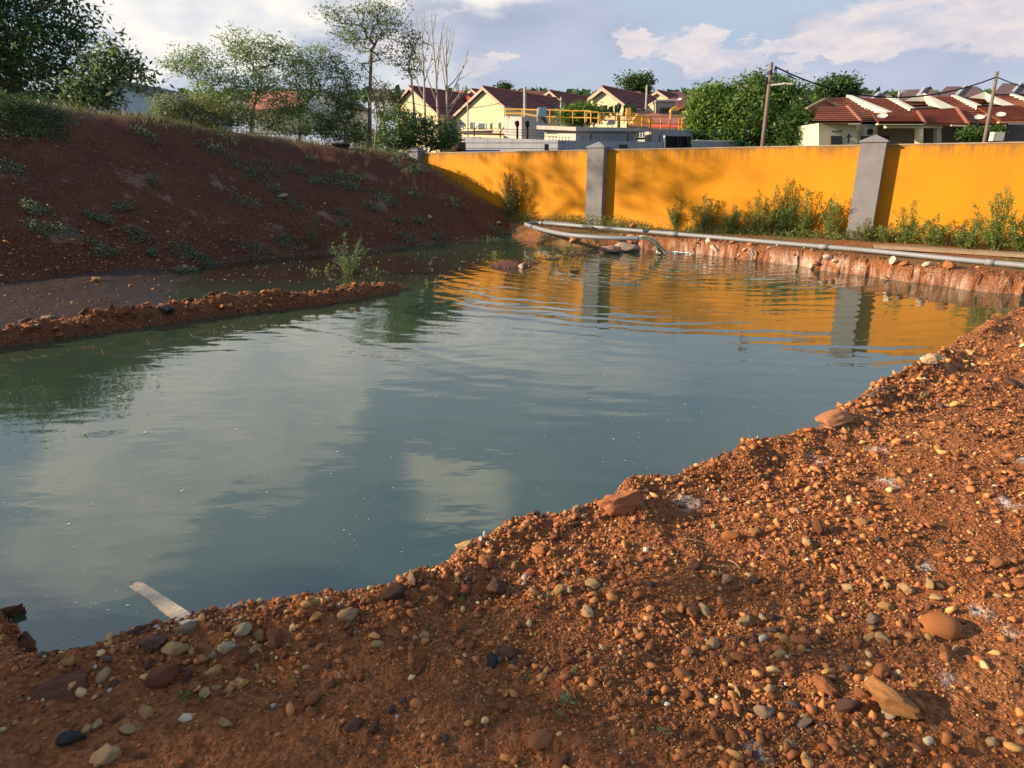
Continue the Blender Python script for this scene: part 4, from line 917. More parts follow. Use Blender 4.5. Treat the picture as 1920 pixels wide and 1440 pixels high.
W2 = [(862, 228, 869, 241), (881, 228, 889, 242), (896, 230, 911, 242), (919, 230, 922, 242), (935, 229, 938, 242)]
h1 = gable_house('cream gabled house behind the bare trees, leftmost of the maroon roofs', (767, 162), (735, 200), (820, 213), 80, 16, wins=[(776, 220, 784, 228), (789, 220, 795, 226), (806, 219, 810, 226)], group=None)
h2 = gable_house('cream gabled house with five windows, left of the tank block', (905, 163), (846, 219), (946, 199), 76, 15, wins=W2, group=None)
h3 = gable_house('cream gabled house half hidden behind the motor housing', (1030, 170), (1019, 178), (1064, 199), 92, 17, group=None)
h4 = gable_house('cream gabled house in the middle, with a tall gable', (1129, 163), (1101, 185), (1175, 198), 60.5, 11, group=None)
h5 = gable_house('small cream gable behind the grey fronted house', (1232, 170), (1221, 177), (1258, 187), 86, 12, group=None)
h6 = gable_house('cream gabled house partly hidden by the mango trees', (1315, 165), (1285, 189), (1345, 190), 82, 12, group=None)
h7 = gable_house('cream gabled house seen between the mango trees and the terrace', (1487, 166), (1482, 170), (1517, 196), 70, 10, rdir=(.5, .866), group=None)
h8 = gable_house('distant brown gabled roof between the first two houses', (884, 167), (876, 174), (900, 180), 110, 14, zb=3, group=None)
# lean-to porches and party-wall stripes of the estate
def bar(px0, py0, px1, py1, D0, D1, w, m, label, name='party_wall', cat='party wall'):
    a, b = at(px0, py0, D0), at(px1, py1, D1); one(name, MB().prism([a, b, b - [0, 0, .35], a - [0, 0, .35]], (w, 0, 0)), m, label, cat, group='red parapets of the maroon roofs')
REDP = mat('red_parapet', (.55, .09, .06), .7)
bar(860, 170, 878, 186, 92, 84, .5, REDP, 'red parapet on the roof between the first two gabled houses')
bar(988, 175, 1004, 188, 92, 86, .5, REDP, 'red parapet right of the five windowed house')
bar(1192, 172, 1210, 186, 90, 82, .5, REDP, 'red parapet on the roof of the tall gabled house')
t = thing('house_annex', 'maroon roof sloping down behind the first two gables', 'annex', at(850, 200, 90)); o_ = at(850, 200, 90)
MB().prism([at(800, 172, 98), at(885, 176, 96), at(876, 206, 82), at(808, 206, 84)], (0, 0, -.2)).build('roof', PURP, t, off=o_)
MB().prism([at(815, 207, 83), at(852, 209, 82), at(850, 215, 81), at(828, 215, 82)], (0, 0, -.1)).build('awning', REDP, t, off=o_)
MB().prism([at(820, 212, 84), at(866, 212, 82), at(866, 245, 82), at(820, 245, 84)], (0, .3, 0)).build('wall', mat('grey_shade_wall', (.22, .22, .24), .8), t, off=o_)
t = thing('house_annex', 'grey fronted house with a dark barred window and a red porch roof', 'annex', at(1240, 212, 60)); o_ = at(1240, 212, 60)
MB().prism([at(1229, 189, 60), at(1266, 189, 62), at(1266, 215, 62), at(1229, 213, 60)], (0, 3, 0)).build('wall', mat('taupe_wall', (.42, .36, .34), .8, .1, 2), t, off=o_)
MB().prism([at(1201, 205, 62), at(1229, 190, 59.9), at(1229, 213, 59.9), at(1212, 208, 61)], (0, 2, 0)).build('gable', CREAMW, t, off=o_)
MB().prism([at(1200, 204.5, 61.8), at(1229, 188, 59.8), at(1270, 187.5, 62), at(1270, 186.5, 66), at(1232, 186, 64)], (0, 0, -.15)).build('roof', TRIM, t, off=o_)
MB().prism([at(1190, 205, 62), at(1240, 214, 59), at(1292, 218, 57), at(1290, 236, 52), at(1180, 232, 54), at(1175, 222, 58)], (0, 0, -.15)).build('porch_roof', roofmat('faded_red_roof', (.30, .12, .10), .25), t, off=o_)
wn = MB().prism([at(1238.5, 202, 59.7), at(1258.5, 202, 60.7), at(1258.5, 211.5, 60.7), at(1238.5, 211.5, 59.7)], (0, .1, 0)).build('window', BLACKM, t, off=o_)
for k in range(4): MB().tube([at(1242 + 4.3 * k, 202, 59.6), at(1242 + 4.3 * k, 211.5, 59.6)], .02, 4).build('window_bar', DKM, t, off=o_)
MB().prism([at(1222, 231, 52), at(1290, 230, 51.5), at(1290, 237, 50.5), at(1222, 238, 51)], (0, 0, -.1)).build('awning', REDP, t, off=o_)
t = thing('house_annex', 'small cream gable beside the floodlight', 'annex', at(1290, 205, 58)); o_ = at(1290, 205, 58)
MB().prism([at(1272, 206, 60), at(1300, 190, 58), at(1312, 194, 58), at(1312, 225, 58), at(1288, 215, 59)], (0, 2, 0)).build('gable', CREAMW, t, off=o_)
MB().prism([at(1268, 205.5, 59.8), at(1300, 187, 57.8), at(1316, 192, 57.8), at(1316, 190, 64), at(1290, 186, 66)], (0, 0, -.15)).build('roof', PURP, t, off=o_)
# low maroon roofs linking the houses
def slab(label, pts, m, name='roof_slope', cat='roof'):
    o_ = at(*pts[0]); t = thing(name, label, cat, o_); MB().prism([at(*p) for p in pts], (0, 0, -.2)).build('tile_field', m, t, off=o_)
slab('low maroon roof between the five windowed house and the half hidden gable', [(975, 168, 100), (1022, 172, 98), (1066, 200, 84), (1044, 214, 78), (1012, 206, 82)], PURP)
slab('maroon roof right of the tall gable, above the banana plants', [(1180, 176, 96), (1228, 180, 92), (1250, 190, 84), (1215, 200, 78), (1178, 198, 80)], PURP)
slab('maroon roof above the grey fronted house', [(1240, 172, 96), (1280, 172, 96), (1300, 195, 78), (1268, 200, 74)], PURP)
# houses behind the thin trees on the left
t = thing('white_house', 'blue white house gable behind the big dark tree', 'house', at(240, 200, 60.00)); o_ = at(240, 200, 60.00)
WB = mat('blue_white_wall', (.52, .62, .80), .8, .1, 1)
P0 = at(215, 148, 60.00); 
MB().prism([at(150, 190, 60.00), at(213, 148, 60.00), at(306, 186, 60.00), at(308, 260, 60.00), at(150, 260, 60.00)], (1, 12, 0)).build('wall', WB, t, off=o_)
MB().prism([at(210, 147, 59.60), at(312, 188, 59.60), at(312, 191.5, 59.60), at(210, 150.5, 59.60)], (1, 13, 0)).build('roof', mat('dark_roof', (.07, .06, .07), .7), t, off=o_)
MB().prism([at(210, 147, 59.60), at(140, 196, 59.60), at(140, 199.5, 59.60), at(210, 150.5, 59.60)], (1, 13, 0)).build('roof', mat('dark_roof', (.07, .06, .07), .7), t, off=o_)
t = thing('white_house', 'pale house with a dark roof edge behind the tall thin tree', 'house', at(620, 215, 95.00)); o_ = at(620, 215, 95.00)
MB().prism([at(580, 190, 95.00), at(600, 168, 95.00), at(660, 200, 95.00), at(660, 240, 95.00), at(580, 240, 95.00)], (1, 8, 0)).build('wall', WHITEW, t, off=o_)
MB().prism([at(596, 165, 94.53), at(664, 200, 94.53), at(664, 203, 94.53), at(596, 168.5, 94.53)], (1, 8.5, 0)).build('roof', mat('dark_roof', (.07, .06, .07), .7), t, off=o_)
MB().prism([at(655, 226, 91.83), at(678, 226, 91.83), at(678, 228, 91.83), at(655, 228, 91.83)], (0, 2, 0)).build('awning', FRAME, t, off=o_)
t = thing('red_roofed_house', 'salmon roofed house behind the feathery trees', 'house', at(500, 200, 91.83)); o_ = at(500, 200, 91.83)
SAL = roofmat('salmon_roof_tiles', (.46, .17, .13), .25, .1)
MB().prism([at(470, 172, 98.17), at(560, 170, 98.17), at(575, 200, 88.67), at(462, 206, 88.67)], (0, 0, -.2)).build('roof', SAL, t, off=o_)
MB().prism([at(466, 202, 90.25), at(572, 198, 90.25), at(572, 250, 90.25), at(466, 250, 90.25)], (0, 3, 0)).build('wall', WHITEW, t, off=o_)
t = thing('red_roofed_house', 'brownish red roof showing beside the white gable at left', 'house', at(330, 190, 90.00)); o_ = at(330, 190, 90.00)
MB().prism([at(322, 184, 96.00), at(346, 185, 96.00), at(350, 196, 90.00), at(318, 195, 90.00)], (0, 0, -.15)).build('roof', SAL, t, off=o_)
MB().prism([at(320, 194, 92.00), at(348, 194, 92.00), at(348, 250, 92.00), at(320, 250, 92.00)], (0, 3, 0)).build('wall', mat('taupe_wall', (.42, .36, .34), .8, .1, 2), t, off=o_)

# ---------------------------------------------------------------- terrace of red tiled houses on the right
TW_ = mat('terrace_wall', (.62, .58, .40), .8, .1, 1.2); PAR = mat('party_wall_paint', (.60, .57, .47), .75, .12, 1.5, streak=.12); SHADEW = mat('porch_shade_wall', (.30, .27, .22), .8, .1, 2)  # porch wall is the terrace tone darkened for shade under the roof
def roof_courses(t, o_, tl, tr, br, bl, m, name='roof', cp=.33):
    """tile courses stepped down from the ridge tl-tr to the eave bl-br"""
    tl, tr, br, bl = [np.array(p) for p in (tl, tr, br, bl)]; n = max(4, int(np.linalg.norm(bl - tl) / cp)); mb = MB()
    for i in range(n):
        a0, a1 = i / n, (i + 1) / n; p = [tl + (bl - tl) * a0, tr + (br - tr) * a0, tr + (br - tr) * a1, tl + (bl - tl) * a1]
        lo_, hi_ = np.array([0, 0, .0]), np.array([0, 0, .075])
        mb.prism([p[0] + lo_, p[3] + hi_, p[3] - [0, 0, .03], p[0] - [0, 0, .03]], p[1] - p[0]) if False else mb.poly([p[0], p[1], p[2] + hi_, p[3] + hi_]).poly([p[3] + hi_, p[2] + hi_, p[2], p[3]])
    mb.poly([tl - [0, 0, .05], bl - [0, 0, .05], br - [0, 0, .05], tr - [0, 0, .05]]).poly([bl + [0, 0, .075], br + [0, 0, .075], br - [0, 0, .05], bl - [0, 0, .05]])
    return mb.build(name, m, t, off=o_)
def par(t, o_, pts, w=.3, name='parapet'):
    P = [at(*p) for p in pts]; mb = MB()
    for a, b in zip(P[:-1], P[1:]): mb.prism([a, b, b - [0, 0, .42], a - [0, 0, .42]], (w, 0, 0))
    return mb.build(name, PAR, t, off=o_)
# end house
t = thing('terrace_house', 'end house of the red tiled terrace, beside the mango trees', 'house', at(1600, 262, 37)); o_ = at(1600, 262, 37); T1 = (t, o_)
roof_courses(t, o_, at(1550, 183, 42), at(1592, 183, 42), at(1650, 231, 37.5), at(1598, 231, 37.5), TERRA)
MB().prism([at(1548, 184, 38.5), at(1515, 201, 38.5), at(1515, 204, 38.5), at(1548, 187.5, 38.5)], (0, .4, 0)).build('bargeboard', mat('mossy_edge', (.22, .17, .11), .9, .3, 8), t, off=o_)
MB().prism([at(1548, 184, 38.5), at(1588, 206, 38.5), at(1588, 209, 38.5), at(1548, 187.5, 38.5)], (0, .4, 0)).build('bargeboard', mat('mossy_edge', (.22, .17, .11), .9, .3, 8), t, off=o_)
MB().prism([at(1516, 203, 38.8), at(1548, 187, 38.8), at(1584, 206, 38.8), at(1560, 215, 38.8), at(1530, 215, 38.8)], (0, .3, 0)).build('gable', mat('pink_gable', (.42, .22, .17), .8, .1, 2), t, off=o_)
roof_courses(t, o_, at(1536, 201, 38.3), at(1588, 200, 38.3), at(1615, 229, 36), at(1524, 229, 36), TERRA, 'hip_roof')
MB().tube([at(1588, 199.5, 38.3), at(1615, 228.5, 36)], .09, 6).build('hip', RIDGEM, t, off=o_)
MB().prism([at(1535, 231, 36.5), at(1608, 231, 36.5), at(1608, 290, 36.5), at(1535, 290, 36.5)], (0, 4, 0)).build('wall', TW_, t, off=o_)
MB().prism([at(1608.5, 231, 37.5), at(1646, 231, 37.5), at(1646, 290, 37.5), at(1608.5, 290, 37.5)], (0, 3, 0)).build('wall', TW_, t, off=o_)
MB().prism([at(1591, 230.5, 36.0), at(1614, 230.5, 36.0), at(1614, 233.5, 36.0), at(1591, 233.5, 36.0)], (0, .2, 0)).build('fascia', mat('cream_fascia', (.75, .62, .38), .7), t, off=o_)
for (x0, y0, x1, y1, D) in [(1558, 254.5, 1579, 270, 36.4), (1616, 254, 1638, 268, 37.4), (1648, 255, 1668, 272, 38.4)]:
    f = MB().prism([at(x0, y0, D), at(x1, y0, D), at(x1, y1, D), at(x0, y1, D)], (0, .1, 0)).build('window', mat('brown_frame', (.12, .06, .035), .6), t, off=o_)
    g = MB().prism([at(x0 + 1.5, y0 + 1.5, D - .02), at(x1 - 1.5, y0 + 1.5, D - .02), at(x1 - 1.5, y1, D - .02), at(x0 + 1.5, y1, D - .02)], (0, .01, 0)).build('pane', mat('dark_glass', (.02, .02, .025), .2, spec=.5), f); g.location = tuple(-o_)
for k in range(4): MB().box(at(1561 + k * 5, 246, 36.48), (.09, .05, .05)).build('vent', DKM, t, off=o_)
MB().prism([at(1604, 237, 36.4), at(1610, 237, 36.4), at(1609, 246, 36.4), at(1605, 244, 36.4)], (0, .15, 0)).build('wall_lamp', mat('lamp_yellow', (.85, .65, .2), .5), t, off=o_)
par(t, o_, [(1587, 178, 42), (1663, 209.5, 38)])
# second house with open porch
t = thing('terrace_house', 'terrace house with an open porch on a round yellow column', 'house', at(1720, 262, 36)); o_ = at(1720, 262, 36)
roof_courses(t, o_, at(1600, 183.5, 42), at(1660, 184.5, 42), at(1742, 232, 37.2), at(1651, 231, 37.2), TERRA)
roof_courses(t, o_, at(1634, 212, 37.5), at(1720, 210.5, 37.2), at(1732, 230.5, 35), at(1647, 230.5, 35), TERRA, 'hip_roof')
MB().tube([at(1720, 210, 37.2), at(1733, 230, 35)], .09, 6).build('hip', RIDGEM, t, off=o_)
MB().prism([at(1647, 231, 35), at(1732, 231, 35), at(1732, 234, 35), at(1647, 234, 35)], (0, .25, 0)).build('fascia', mat('cream_fascia', (.75, .62, .38), .7), t, off=o_)
MB().prism([at(1662, 235.5, 35.3), at(1728, 236, 35.3), at(1728, 240, 35.3), at(1662, 240, 35.3)], (0, .25, 0)).build('beam', TW_, t, off=o_)
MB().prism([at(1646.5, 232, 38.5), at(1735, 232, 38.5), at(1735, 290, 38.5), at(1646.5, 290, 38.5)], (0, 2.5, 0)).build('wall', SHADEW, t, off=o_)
MB().tube([at(1723, 262 + 20, 35.4), at(1723, 240, 35.4)], .19, 14).build('column', mat('cream_fascia', (.75, .62, .38), .7), t, True, off=o_)
MB().tube([at(1723, 242, 35.4), at(1723, 239, 35.4)], [.19, .26], 14).build('column_head', mat('cream_fascia', (.75, .62, .38), .7), t, True, off=o_)
par(t, o_, [(1662, 180, 42), (1707, 203, 39.5), (1768, 201.5, 39.5)])
# third house
t = thing('terrace_house', 'terrace house under the tall white gable, behind the second satellite dish', 'house', at(1800, 262, 36)); o_ = at(1800, 262, 36)
roof_courses(t, o_, at(1690, 188, 41.5), at(1742, 189, 41.5), at(1745, 198, 40.4), at(1704, 200, 40.4), TERRA, 'upper_roof')
MB().prism([at(1698, 189, 40.6), at(1732, 174, 40.6), at(1793, 202, 39.3), at(1766, 203.5, 39.3), at(1745, 198, 40), at(1735, 190, 40.5)], (.1, .35, 0)).build('gable', PAR, t, off=o_)
roof_courses(t, o_, at(1708, 205, 39.3), at(1792, 203, 39.3), at(1814, 234, 35.6), at(1727, 232, 35.8), TERRA)
roof_courses(t, o_, at(1750, 181, 42), at(1790, 181, 42), at(1890, 233, 37), at(1814, 234, 37), TERRA)
MB().tube([at(1793, 202.5, 39.2), at(1815, 233, 35.6)], .09, 6).build('hip', RIDGEM, t, off=o_)
MB().prism([at(1784, 234, 35.6), at(1814, 235, 35.6), at(1814, 237.5, 35.6), at(1784, 236.5, 35.6)], (0, .2, 0)).build('fascia', mat('cream_fascia', (.75, .62, .38), .7), t, off=o_)
MB().prism([at(1735.5, 233, 38.4), at(1830, 234, 38.4), at(1830, 290, 38.4), at(1735.5, 290, 38.4)], (0, 2.5, 0)).build('wall', mat('dim_shade_wall', (.14, .12, .11), .8), t, off=o_)  # wall colour darkened to stand for the porch shade
MB().prism([at(1757, 240, 36), at(1765, 240, 36), at(1765, 285, 36), at(1757, 285, 36)], (0, .3, 0)).build('column', mat('cream_grey', (.52, .46, .41), .8), t, off=o_)
MB().prism([at(1731, 233.5, 35.9), at(1768, 234, 35.9), at(1768, 240, 35.9), at(1731, 240, 35.9)], (0, .2, 0)).build('beam', TW_, t, off=o_)
par(t, o_, [(1784, 178, 42), (1832, 197.5, 39.4), (1886, 196, 39.4)])
# fourth and fifth
t = thing('terrace_house', 'terrace house under the second white gable, behind the leaning pole', 'house', at(1880, 262, 36)); o_ = at(1880, 262, 36)
roof_courses(t, o_, at(1808, 184, 41.5), at(1856, 187, 41.5), at(1858, 194, 40.4), at(1828, 194.5, 40.4), TERRA, 'upper_roof')
MB().prism([at(1819, 183, 40.6), at(1847, 172.5, 40.6), at(1903, 197, 39.3), at(1880, 198, 39.3), at(1860, 192, 40), at(1848, 186, 40.5)], (.1, .35, 0)).build('gable', PAR, t, off=o_)
roof_courses(t, o_, at(1830, 200.5, 39.3), at(1910, 198, 39.3), at(1960, 226, 35.6), at(1876, 227, 35.8), TERRA)
roof_courses(t, o_, at(1864, 178, 42), at(1904, 180, 42), at(1990, 215, 38), at(1912, 204, 39), TERRA)
MB().prism([at(1874, 227.5, 35.6), at(1960, 228, 35.6), at(1960, 231.5, 35.6), at(1874, 231, 35.6)], (0, .2, 0)).build('fascia', mat('orange_fascia', (.62, .30, .16), .7), t, off=o_)
MB().prism([at(1830.5, 233, 38.4), at(1990, 234, 38.4), at(1990, 290, 38.4), at(1830.5, 290, 38.4)], (0, 2.5, 0)).build('wall', mat('dim_shade_wall', (.14, .12, .11), .8), t, off=o_)  # same darkened colour, shade under the eaves painted in
par(t, o_, [(1894, 176, 42), (1950, 195, 39.4), (1990, 194, 39.4)])
# small things on the terrace
t = thing('air_conditioner', 'white air conditioner unit with a round fan on the end house wall', 'air conditioner', at(1631, 247, 37.3)); o_ = at(1631, 247, 37.3)
MB().box(at(1630, 247, 37.25), (.62, .28, .42)).build('casing', mat('ac_white', (.7, .7, .68), .5), t, off=o_)
MB().tube([at(1631, 247, 37.09), at(1631, 247, 37.05)], .16, 16).build('fan_grille', DKM, t, off=o_)
t = thing('wall_ornament', 'black cross shaped ornament standing by the end house window', 'ornament', at(1591, 268, 36.2)); o_ = at(1591, 268, 36.2)
MB().box(at(1591, 260, 36.2), (.08, .08, .45)).build('stem', DKM, t, off=o_); MB().box(at(1591, 257, 36.13), (.30, .05, .07)).build('crossbar', DKM, t, off=o_)
DISH = mat('dish_grey', (.55, .53, .50), .5, .1, 2)
def dish(px, py, D, w, lab):
    c = at(px, py, D); t = thing('satellite_dish', lab, 'satellite dish', c - [0, 0, .5], 'satellite dishes on the terrace roofs'); o_ = c - [0, 0, .5]; mb = MB(); ax = np.array([-.35, -.55, .75]); ax /= np.linalg.norm(ax); a = np.cross(ax, [0, 0, 1]); a /= np.linalg.norm(a); b = np.cross(ax, a)
    r = w / FPX * D / 2; rings = []
    for i, q in enumerate((0.02, .5, .8, 1.0)):
        rings.append([c + ax * (q * q * r * .3) + r * q * (math.cos(k * .5236) * a + .8 * math.sin(k * .5236) * b) for k in range(12)])
    for i in range(3):
        for k in range(12): mb.poly([rings[i][k], rings[i][(k + 1) % 12], rings[i + 1][(k + 1) % 12], rings[i + 1][k]]); mb.poly([p - ax * .03 for p in [rings[i][k], rings[i + 1][k], rings[i + 1][(k + 1) % 12], rings[i][(k + 1) % 12]]])
    mb.build('reflector', DISH, t, True, off=o_)
    MB().tube([c - ax * .02, c - [0, 0, .35]], .03, 6).build('mast', DKM, t, off=o_); MB().tube([rings[3][8], c + ax * r * .9], .015, 4).build('feed_arm', DKM, t, off=o_)
for q in [(1654, 219, 36, 17, 'satellite dish above the open porch'), (1836, 221, 36, 16, 'satellite dish left of the leaning pole'), (1876, 216, 36.5, 15, 'satellite dish right of the leaning pole'), (1852, 216, 38, 9, 'small satellite dish just behind the leaning pole'), (1274, 187, 60, 9, 'white satellite dish on the grey fronted house'), (1176, 189, 70, 8, 'small white satellite dish on the tall gabled house')]: dish(*q)
one('meter_box', MB().box(at(1869, 256, 34), (.52, .3, .40)), mat('box_cream', (.70, .66, .50), .7), 'square cream box on a post above the yellow wall', 'box')
# distant brown roofs
for i, (pts, lab) in enumerate([([(1700, 168, 70), (1750, 167, 70), (1765, 188, 60), (1680, 190, 60)], 'brown distant roof behind the first tall white gable'), ([(1775, 162, 74), (1832, 162, 74), (1850, 182, 64), (1752, 182, 64)], 'brown distant roof behind the second white gable'), ([(1880, 156, 74), (1935, 157, 74), (1950, 176, 64), (1862, 176, 64)], 'brown distant roof at the right edge'), ([(1612, 176, 72), (1668, 176, 72), (1680, 190, 62), (1600, 190, 62)], 'grey brown distant roof left of the cream parapet')]):
    o_ = at(*pts[0]); t = thing('distant_house', lab, 'house', o_, None)
    P = [at(*p) for p in pts]; MB().prism(P, (0, 0, -.2)).build('roof', BRN, t, off=o_); MB().prism([P[3] + [0, .5, -.2], P[2] + [0, .5, -.2], P[2] + [0, .5, -4], P[3] + [0, .5, -4]], (0, 4, 0)).build('wall', WHITEW, t, off=o_)
    a = P[0] * .4 + P[1] * .6; b = P[3] * .62 + P[2] * .38; MB().prism([a + [0, 0, .22], b + [0, 0, .22], b, a], (.25, 0, 0)).build('parapet', mat('pale_parapet', (.52, .54, .56), .7), t, off=o_)

# ---------------------------------------------------------------- poles and cables
POLE = mat('pole_wood', (.16, .125, .10), .85, .25, 5)
def pole(a, b, D, r, lab):
    pa, pb = at(*a, D), at(*b, D); pa[2] = .5; t = thing('utility_pole', lab, 'utility pole', pa); MB().tube([pa, pb], [r * 1.25, r * .8], 10).build('shaft', POLE, t, True, off=pa); return t, pa, pb
t, pa, pb = pole((1430, 272), (1447, 117), 30, .085, 'tall leaning wooden pole with a street lamp, in front of the mango trees')
MB().prism([at(1445, 131, 29.8), at(1449, 131, 29.8), at(1448, 138, 29.8), at(1444, 138, 29.8)], (0, .4, 0)).build('bracket', DKM, t, off=pa)
MB().tube([at(1445, 160, 29.7), at(1472, 157, 29.5)], .04, 6).build('lamp_arm', mat('galv', (.5, .5, .5), .5), t, off=pa)
MB().prism([at(1470, 154.5, 29.5), at(1486, 156, 29.4), at(1486, 158.5, 29.4), at(1470, 158.5, 29.5)], (0, .3, 0)).build('lamp_head', mat('lamp_cream', (.6, .55, .4), .5), t, off=pa)
t2, pa2, pb2 = pole((1853, 245), (1870, 134), 33, .085, 'leaning wooden pole in front of the right terrace')
def cable(p, q, sag, r, lab, grp='overhead cables', name='cable', m=BLACKM):
    pts = [p + (q - p) * k / 16 + np.array([0, 0, -sag * 4 * (k / 16) * (1 - k / 16)]) for k in range(17)]
    one(name, MB().tube(pts, r, 5), m, lab, 'cable', group=grp)
cable(at(1453, 125, 29.8), at(1867, 145, 32.9), 1.0, .032, 'thick sagging cable between the two leaning poles')
cable(at(1870, 145, 33), at(2100, 190, 36), .3, .024, 'cable leaving the right pole towards the right edge')
for k, (x, y) in enumerate([(1448, 150), (1452, 152), (1455, 149), (1458, 151)]): cable(at(1453 + k, 127, 29.7), at(x, y, 29.7), .02, .012, ['leftmost', 'second', 'third', 'rightmost'][k] + ' thin service wire hanging beside the street lamp pole', 'service wires')
cable(at(1440, 148, 29.8), at(1393, 256, 33), 0, .014, 'left stay wire of the street lamp pole'); cable(at(1441, 150, 29.8), at(1401, 256, 33), 0, .014, 'right stay wire of the street lamp pole')
cable(at(700, 168, 60), at(980, 180, 60), 1.2, .022, 'thin dark cable passing in front of the left gabled houses'); cable(at(980, 172, 60), at(1213, 176, 60), 1.5, .022, 'thin dark cable passing in front of the middle gabled houses')
for (a, b, D, r, lab) in [((985, 222), (984, 163), 55, .14, 'pale steel post rising in front of the maroon roofs'), ((1213, 196), (1213, 160), 60, .09, 'grey post beside the small tree'), ((876, 245), (877, 190), 60, .07, 'thin grey post before the five windowed gable'), ((1295, 222), (1295, 180), 55, .09, 'brown post left of the mango trees'), ((1052, 212), (1052, 182), 58, .08, 'thin post behind the pump house'), ((1687, 185), (1687, 168), 60, .09, 'short pole behind the terrace roofs')]:
    p0, p1 = at(*a, D), at(*b, D); p0[2] = 1.0; one('post', MB().tube([p0, p1], r, 6), mat('galv_dull', (.38, .36, .35), .6), lab, 'post')
# far lattice tower
t = thing('pylon', 'tiny lattice pylon on the skyline above the left houses', 'pylon', at(857, 172, 400)); o_ = at(857, 172, 400)
for dx in (-3, 3): MB().tube([at(857 + dx, 175, 400), at(857 + dx * .8, 157, 400)], .35, 4).build('leg', mat('galv_dull', (.38, .36, .35), .6), t, off=o_)
for y_ in (157, 161, 165, 170): MB().tube([at(853.5, y_, 400), at(860.5, y_, 400)], .3, 4).build('brace', mat('galv_dull', (.38, .36, .35), .6), t, off=o_)

# ---------------------------------------------------------------- foliage
def leafmat(name, transl=.3, rough=.55):
    return mat(name, (.05, .1, .02), rough, .12, 3, attr='col', transl=transl, spec=.35)
LEAF = leafmat('leaf', .42); BARK = mat('bark', (.17, .13, .10), .9, .3, 8, .01, 25); TWIG = mat('pale_bark', (.36, .31, .25), .85, .25, 8); STEM = mat('green_stem', (.12, .15, .05), .7, .2, 8); BSTEM = mat('brown_stem', (.16, .10, .05), .8, .2, 8)
def leaves_mesh(name, P, L, W, cols, cvar=.25, droop=.2, seed=0, dirs=None, m=None):
    """rhombic folded leaves: P base points, L lengths, W widths"""
    r = np.random.default_rng(seed); n = len(P)
    d = r.normal(size=(n, 3)); d[:, 2] = d[:, 2] * .6 - droop
    if dirs is not None: d = dirs + d * .45
    d /= np.linalg.norm(d, axis=1)[:, None]; a = r.normal(size=(n, 3)) + np.array([0, 0, 1.2]); s = np.cross(d, a); s /= np.linalg.norm(s, axis=1)[:, None] + 1e-9; u = np.cross(s, d)
    L = np.broadcast_to(L, n)[:, None]; W = np.broadcast_to(W, n)[:, None]
    V_ = np.stack([P, P + d * L * .45 + s * W * .5 + u * W * .12, P + d * L, P + d * L * .45 - s * W * .5 + u * W * .12], 1).reshape(-1, 3)
    F_ = np.arange(n * 4).reshape(n, 4)
    c = np.array(cols)[r.integers(0, len(cols), n)] * r.uniform(1 - cvar, 1 + cvar, (n, 1)); c = np.clip(c, .004, 1)
    return raw_mesh(name, V_, F_, m or LEAF, False, np.repeat(c, 4, 0))
def blob_pts(blobs, n, seed, hollow=.35):
    r = np.random.default_rng(seed); vol = np.array([b[3] * b[4] * b[5] for b in blobs]) ** .8; k = r.choice(len(blobs), n, p=vol / vol.sum()); B = np.array([b[:6] for b in blobs])[k]
    d = r.normal(size=(n, 3)); d /= np.linalg.norm(d, axis=1)[:, None]; q = (hollow + (1 - hollow) * r.uniform(0, 1, n)) ** .6
    return B[:, :3] + d * B[:, 3:6] * q[:, None]
def pxblob(px, py, D, rx, ry, rd=None):
    c = at(px, py, D); sc_ = D / FPX * 1.05; return (*c, rx * sc_, (rd or (rx + ry) / 2) * sc_, ry * sc_)
def limbs(root, P, seed, r0, m, name, parent, off, lift=.0, tip=.006, expo=2.3, sides=5):
    """join points P to the root by short links; limb radius from the number of tips carried"""
    root = np.array(root, float); order = np.argsort(np.linalg.norm(P - root, axis=1)); nodes = [root]; par_ = [-1]
    for i in order:
        p = P[i]; N = np.array(nodes); dist = np.linalg.norm(N - p, axis=1) + np.clip(N[:, 2] - p[2], 0, 99) * 1.5 + np.linalg.norm(N - root, axis=1) * .35
        k = int(np.argmin(dist)); q = nodes[k]
        mid_ = q * .5 + p * .5 + np.random.default_rng(int(i) + seed).normal(size=3) * np.linalg.norm(p - q) * .03 + [0, 0, lift * np.linalg.norm(p - q)]
        nodes.append(mid_); par_.append(k); nodes.append(p); par_.append(len(nodes) - 2)
    cnt = np.zeros(len(nodes)); 
    for i in range(len(nodes) - 1, 0, -1): cnt[i] += 1; cnt[par_[i]] += cnt[i]
    rad = tip + (r0 - tip) * (cnt / cnt[0]) ** (1 / expo); mb = MB()
    for i in range(1, len(nodes)): mb.tube([nodes[par_[i]], nodes[i]], [min(rad[par_[i]], rad[i] * 1.5), rad[i]], sides, False)
    o = mb.build(name, m, parent, True, off=off); return o, np.array(nodes)
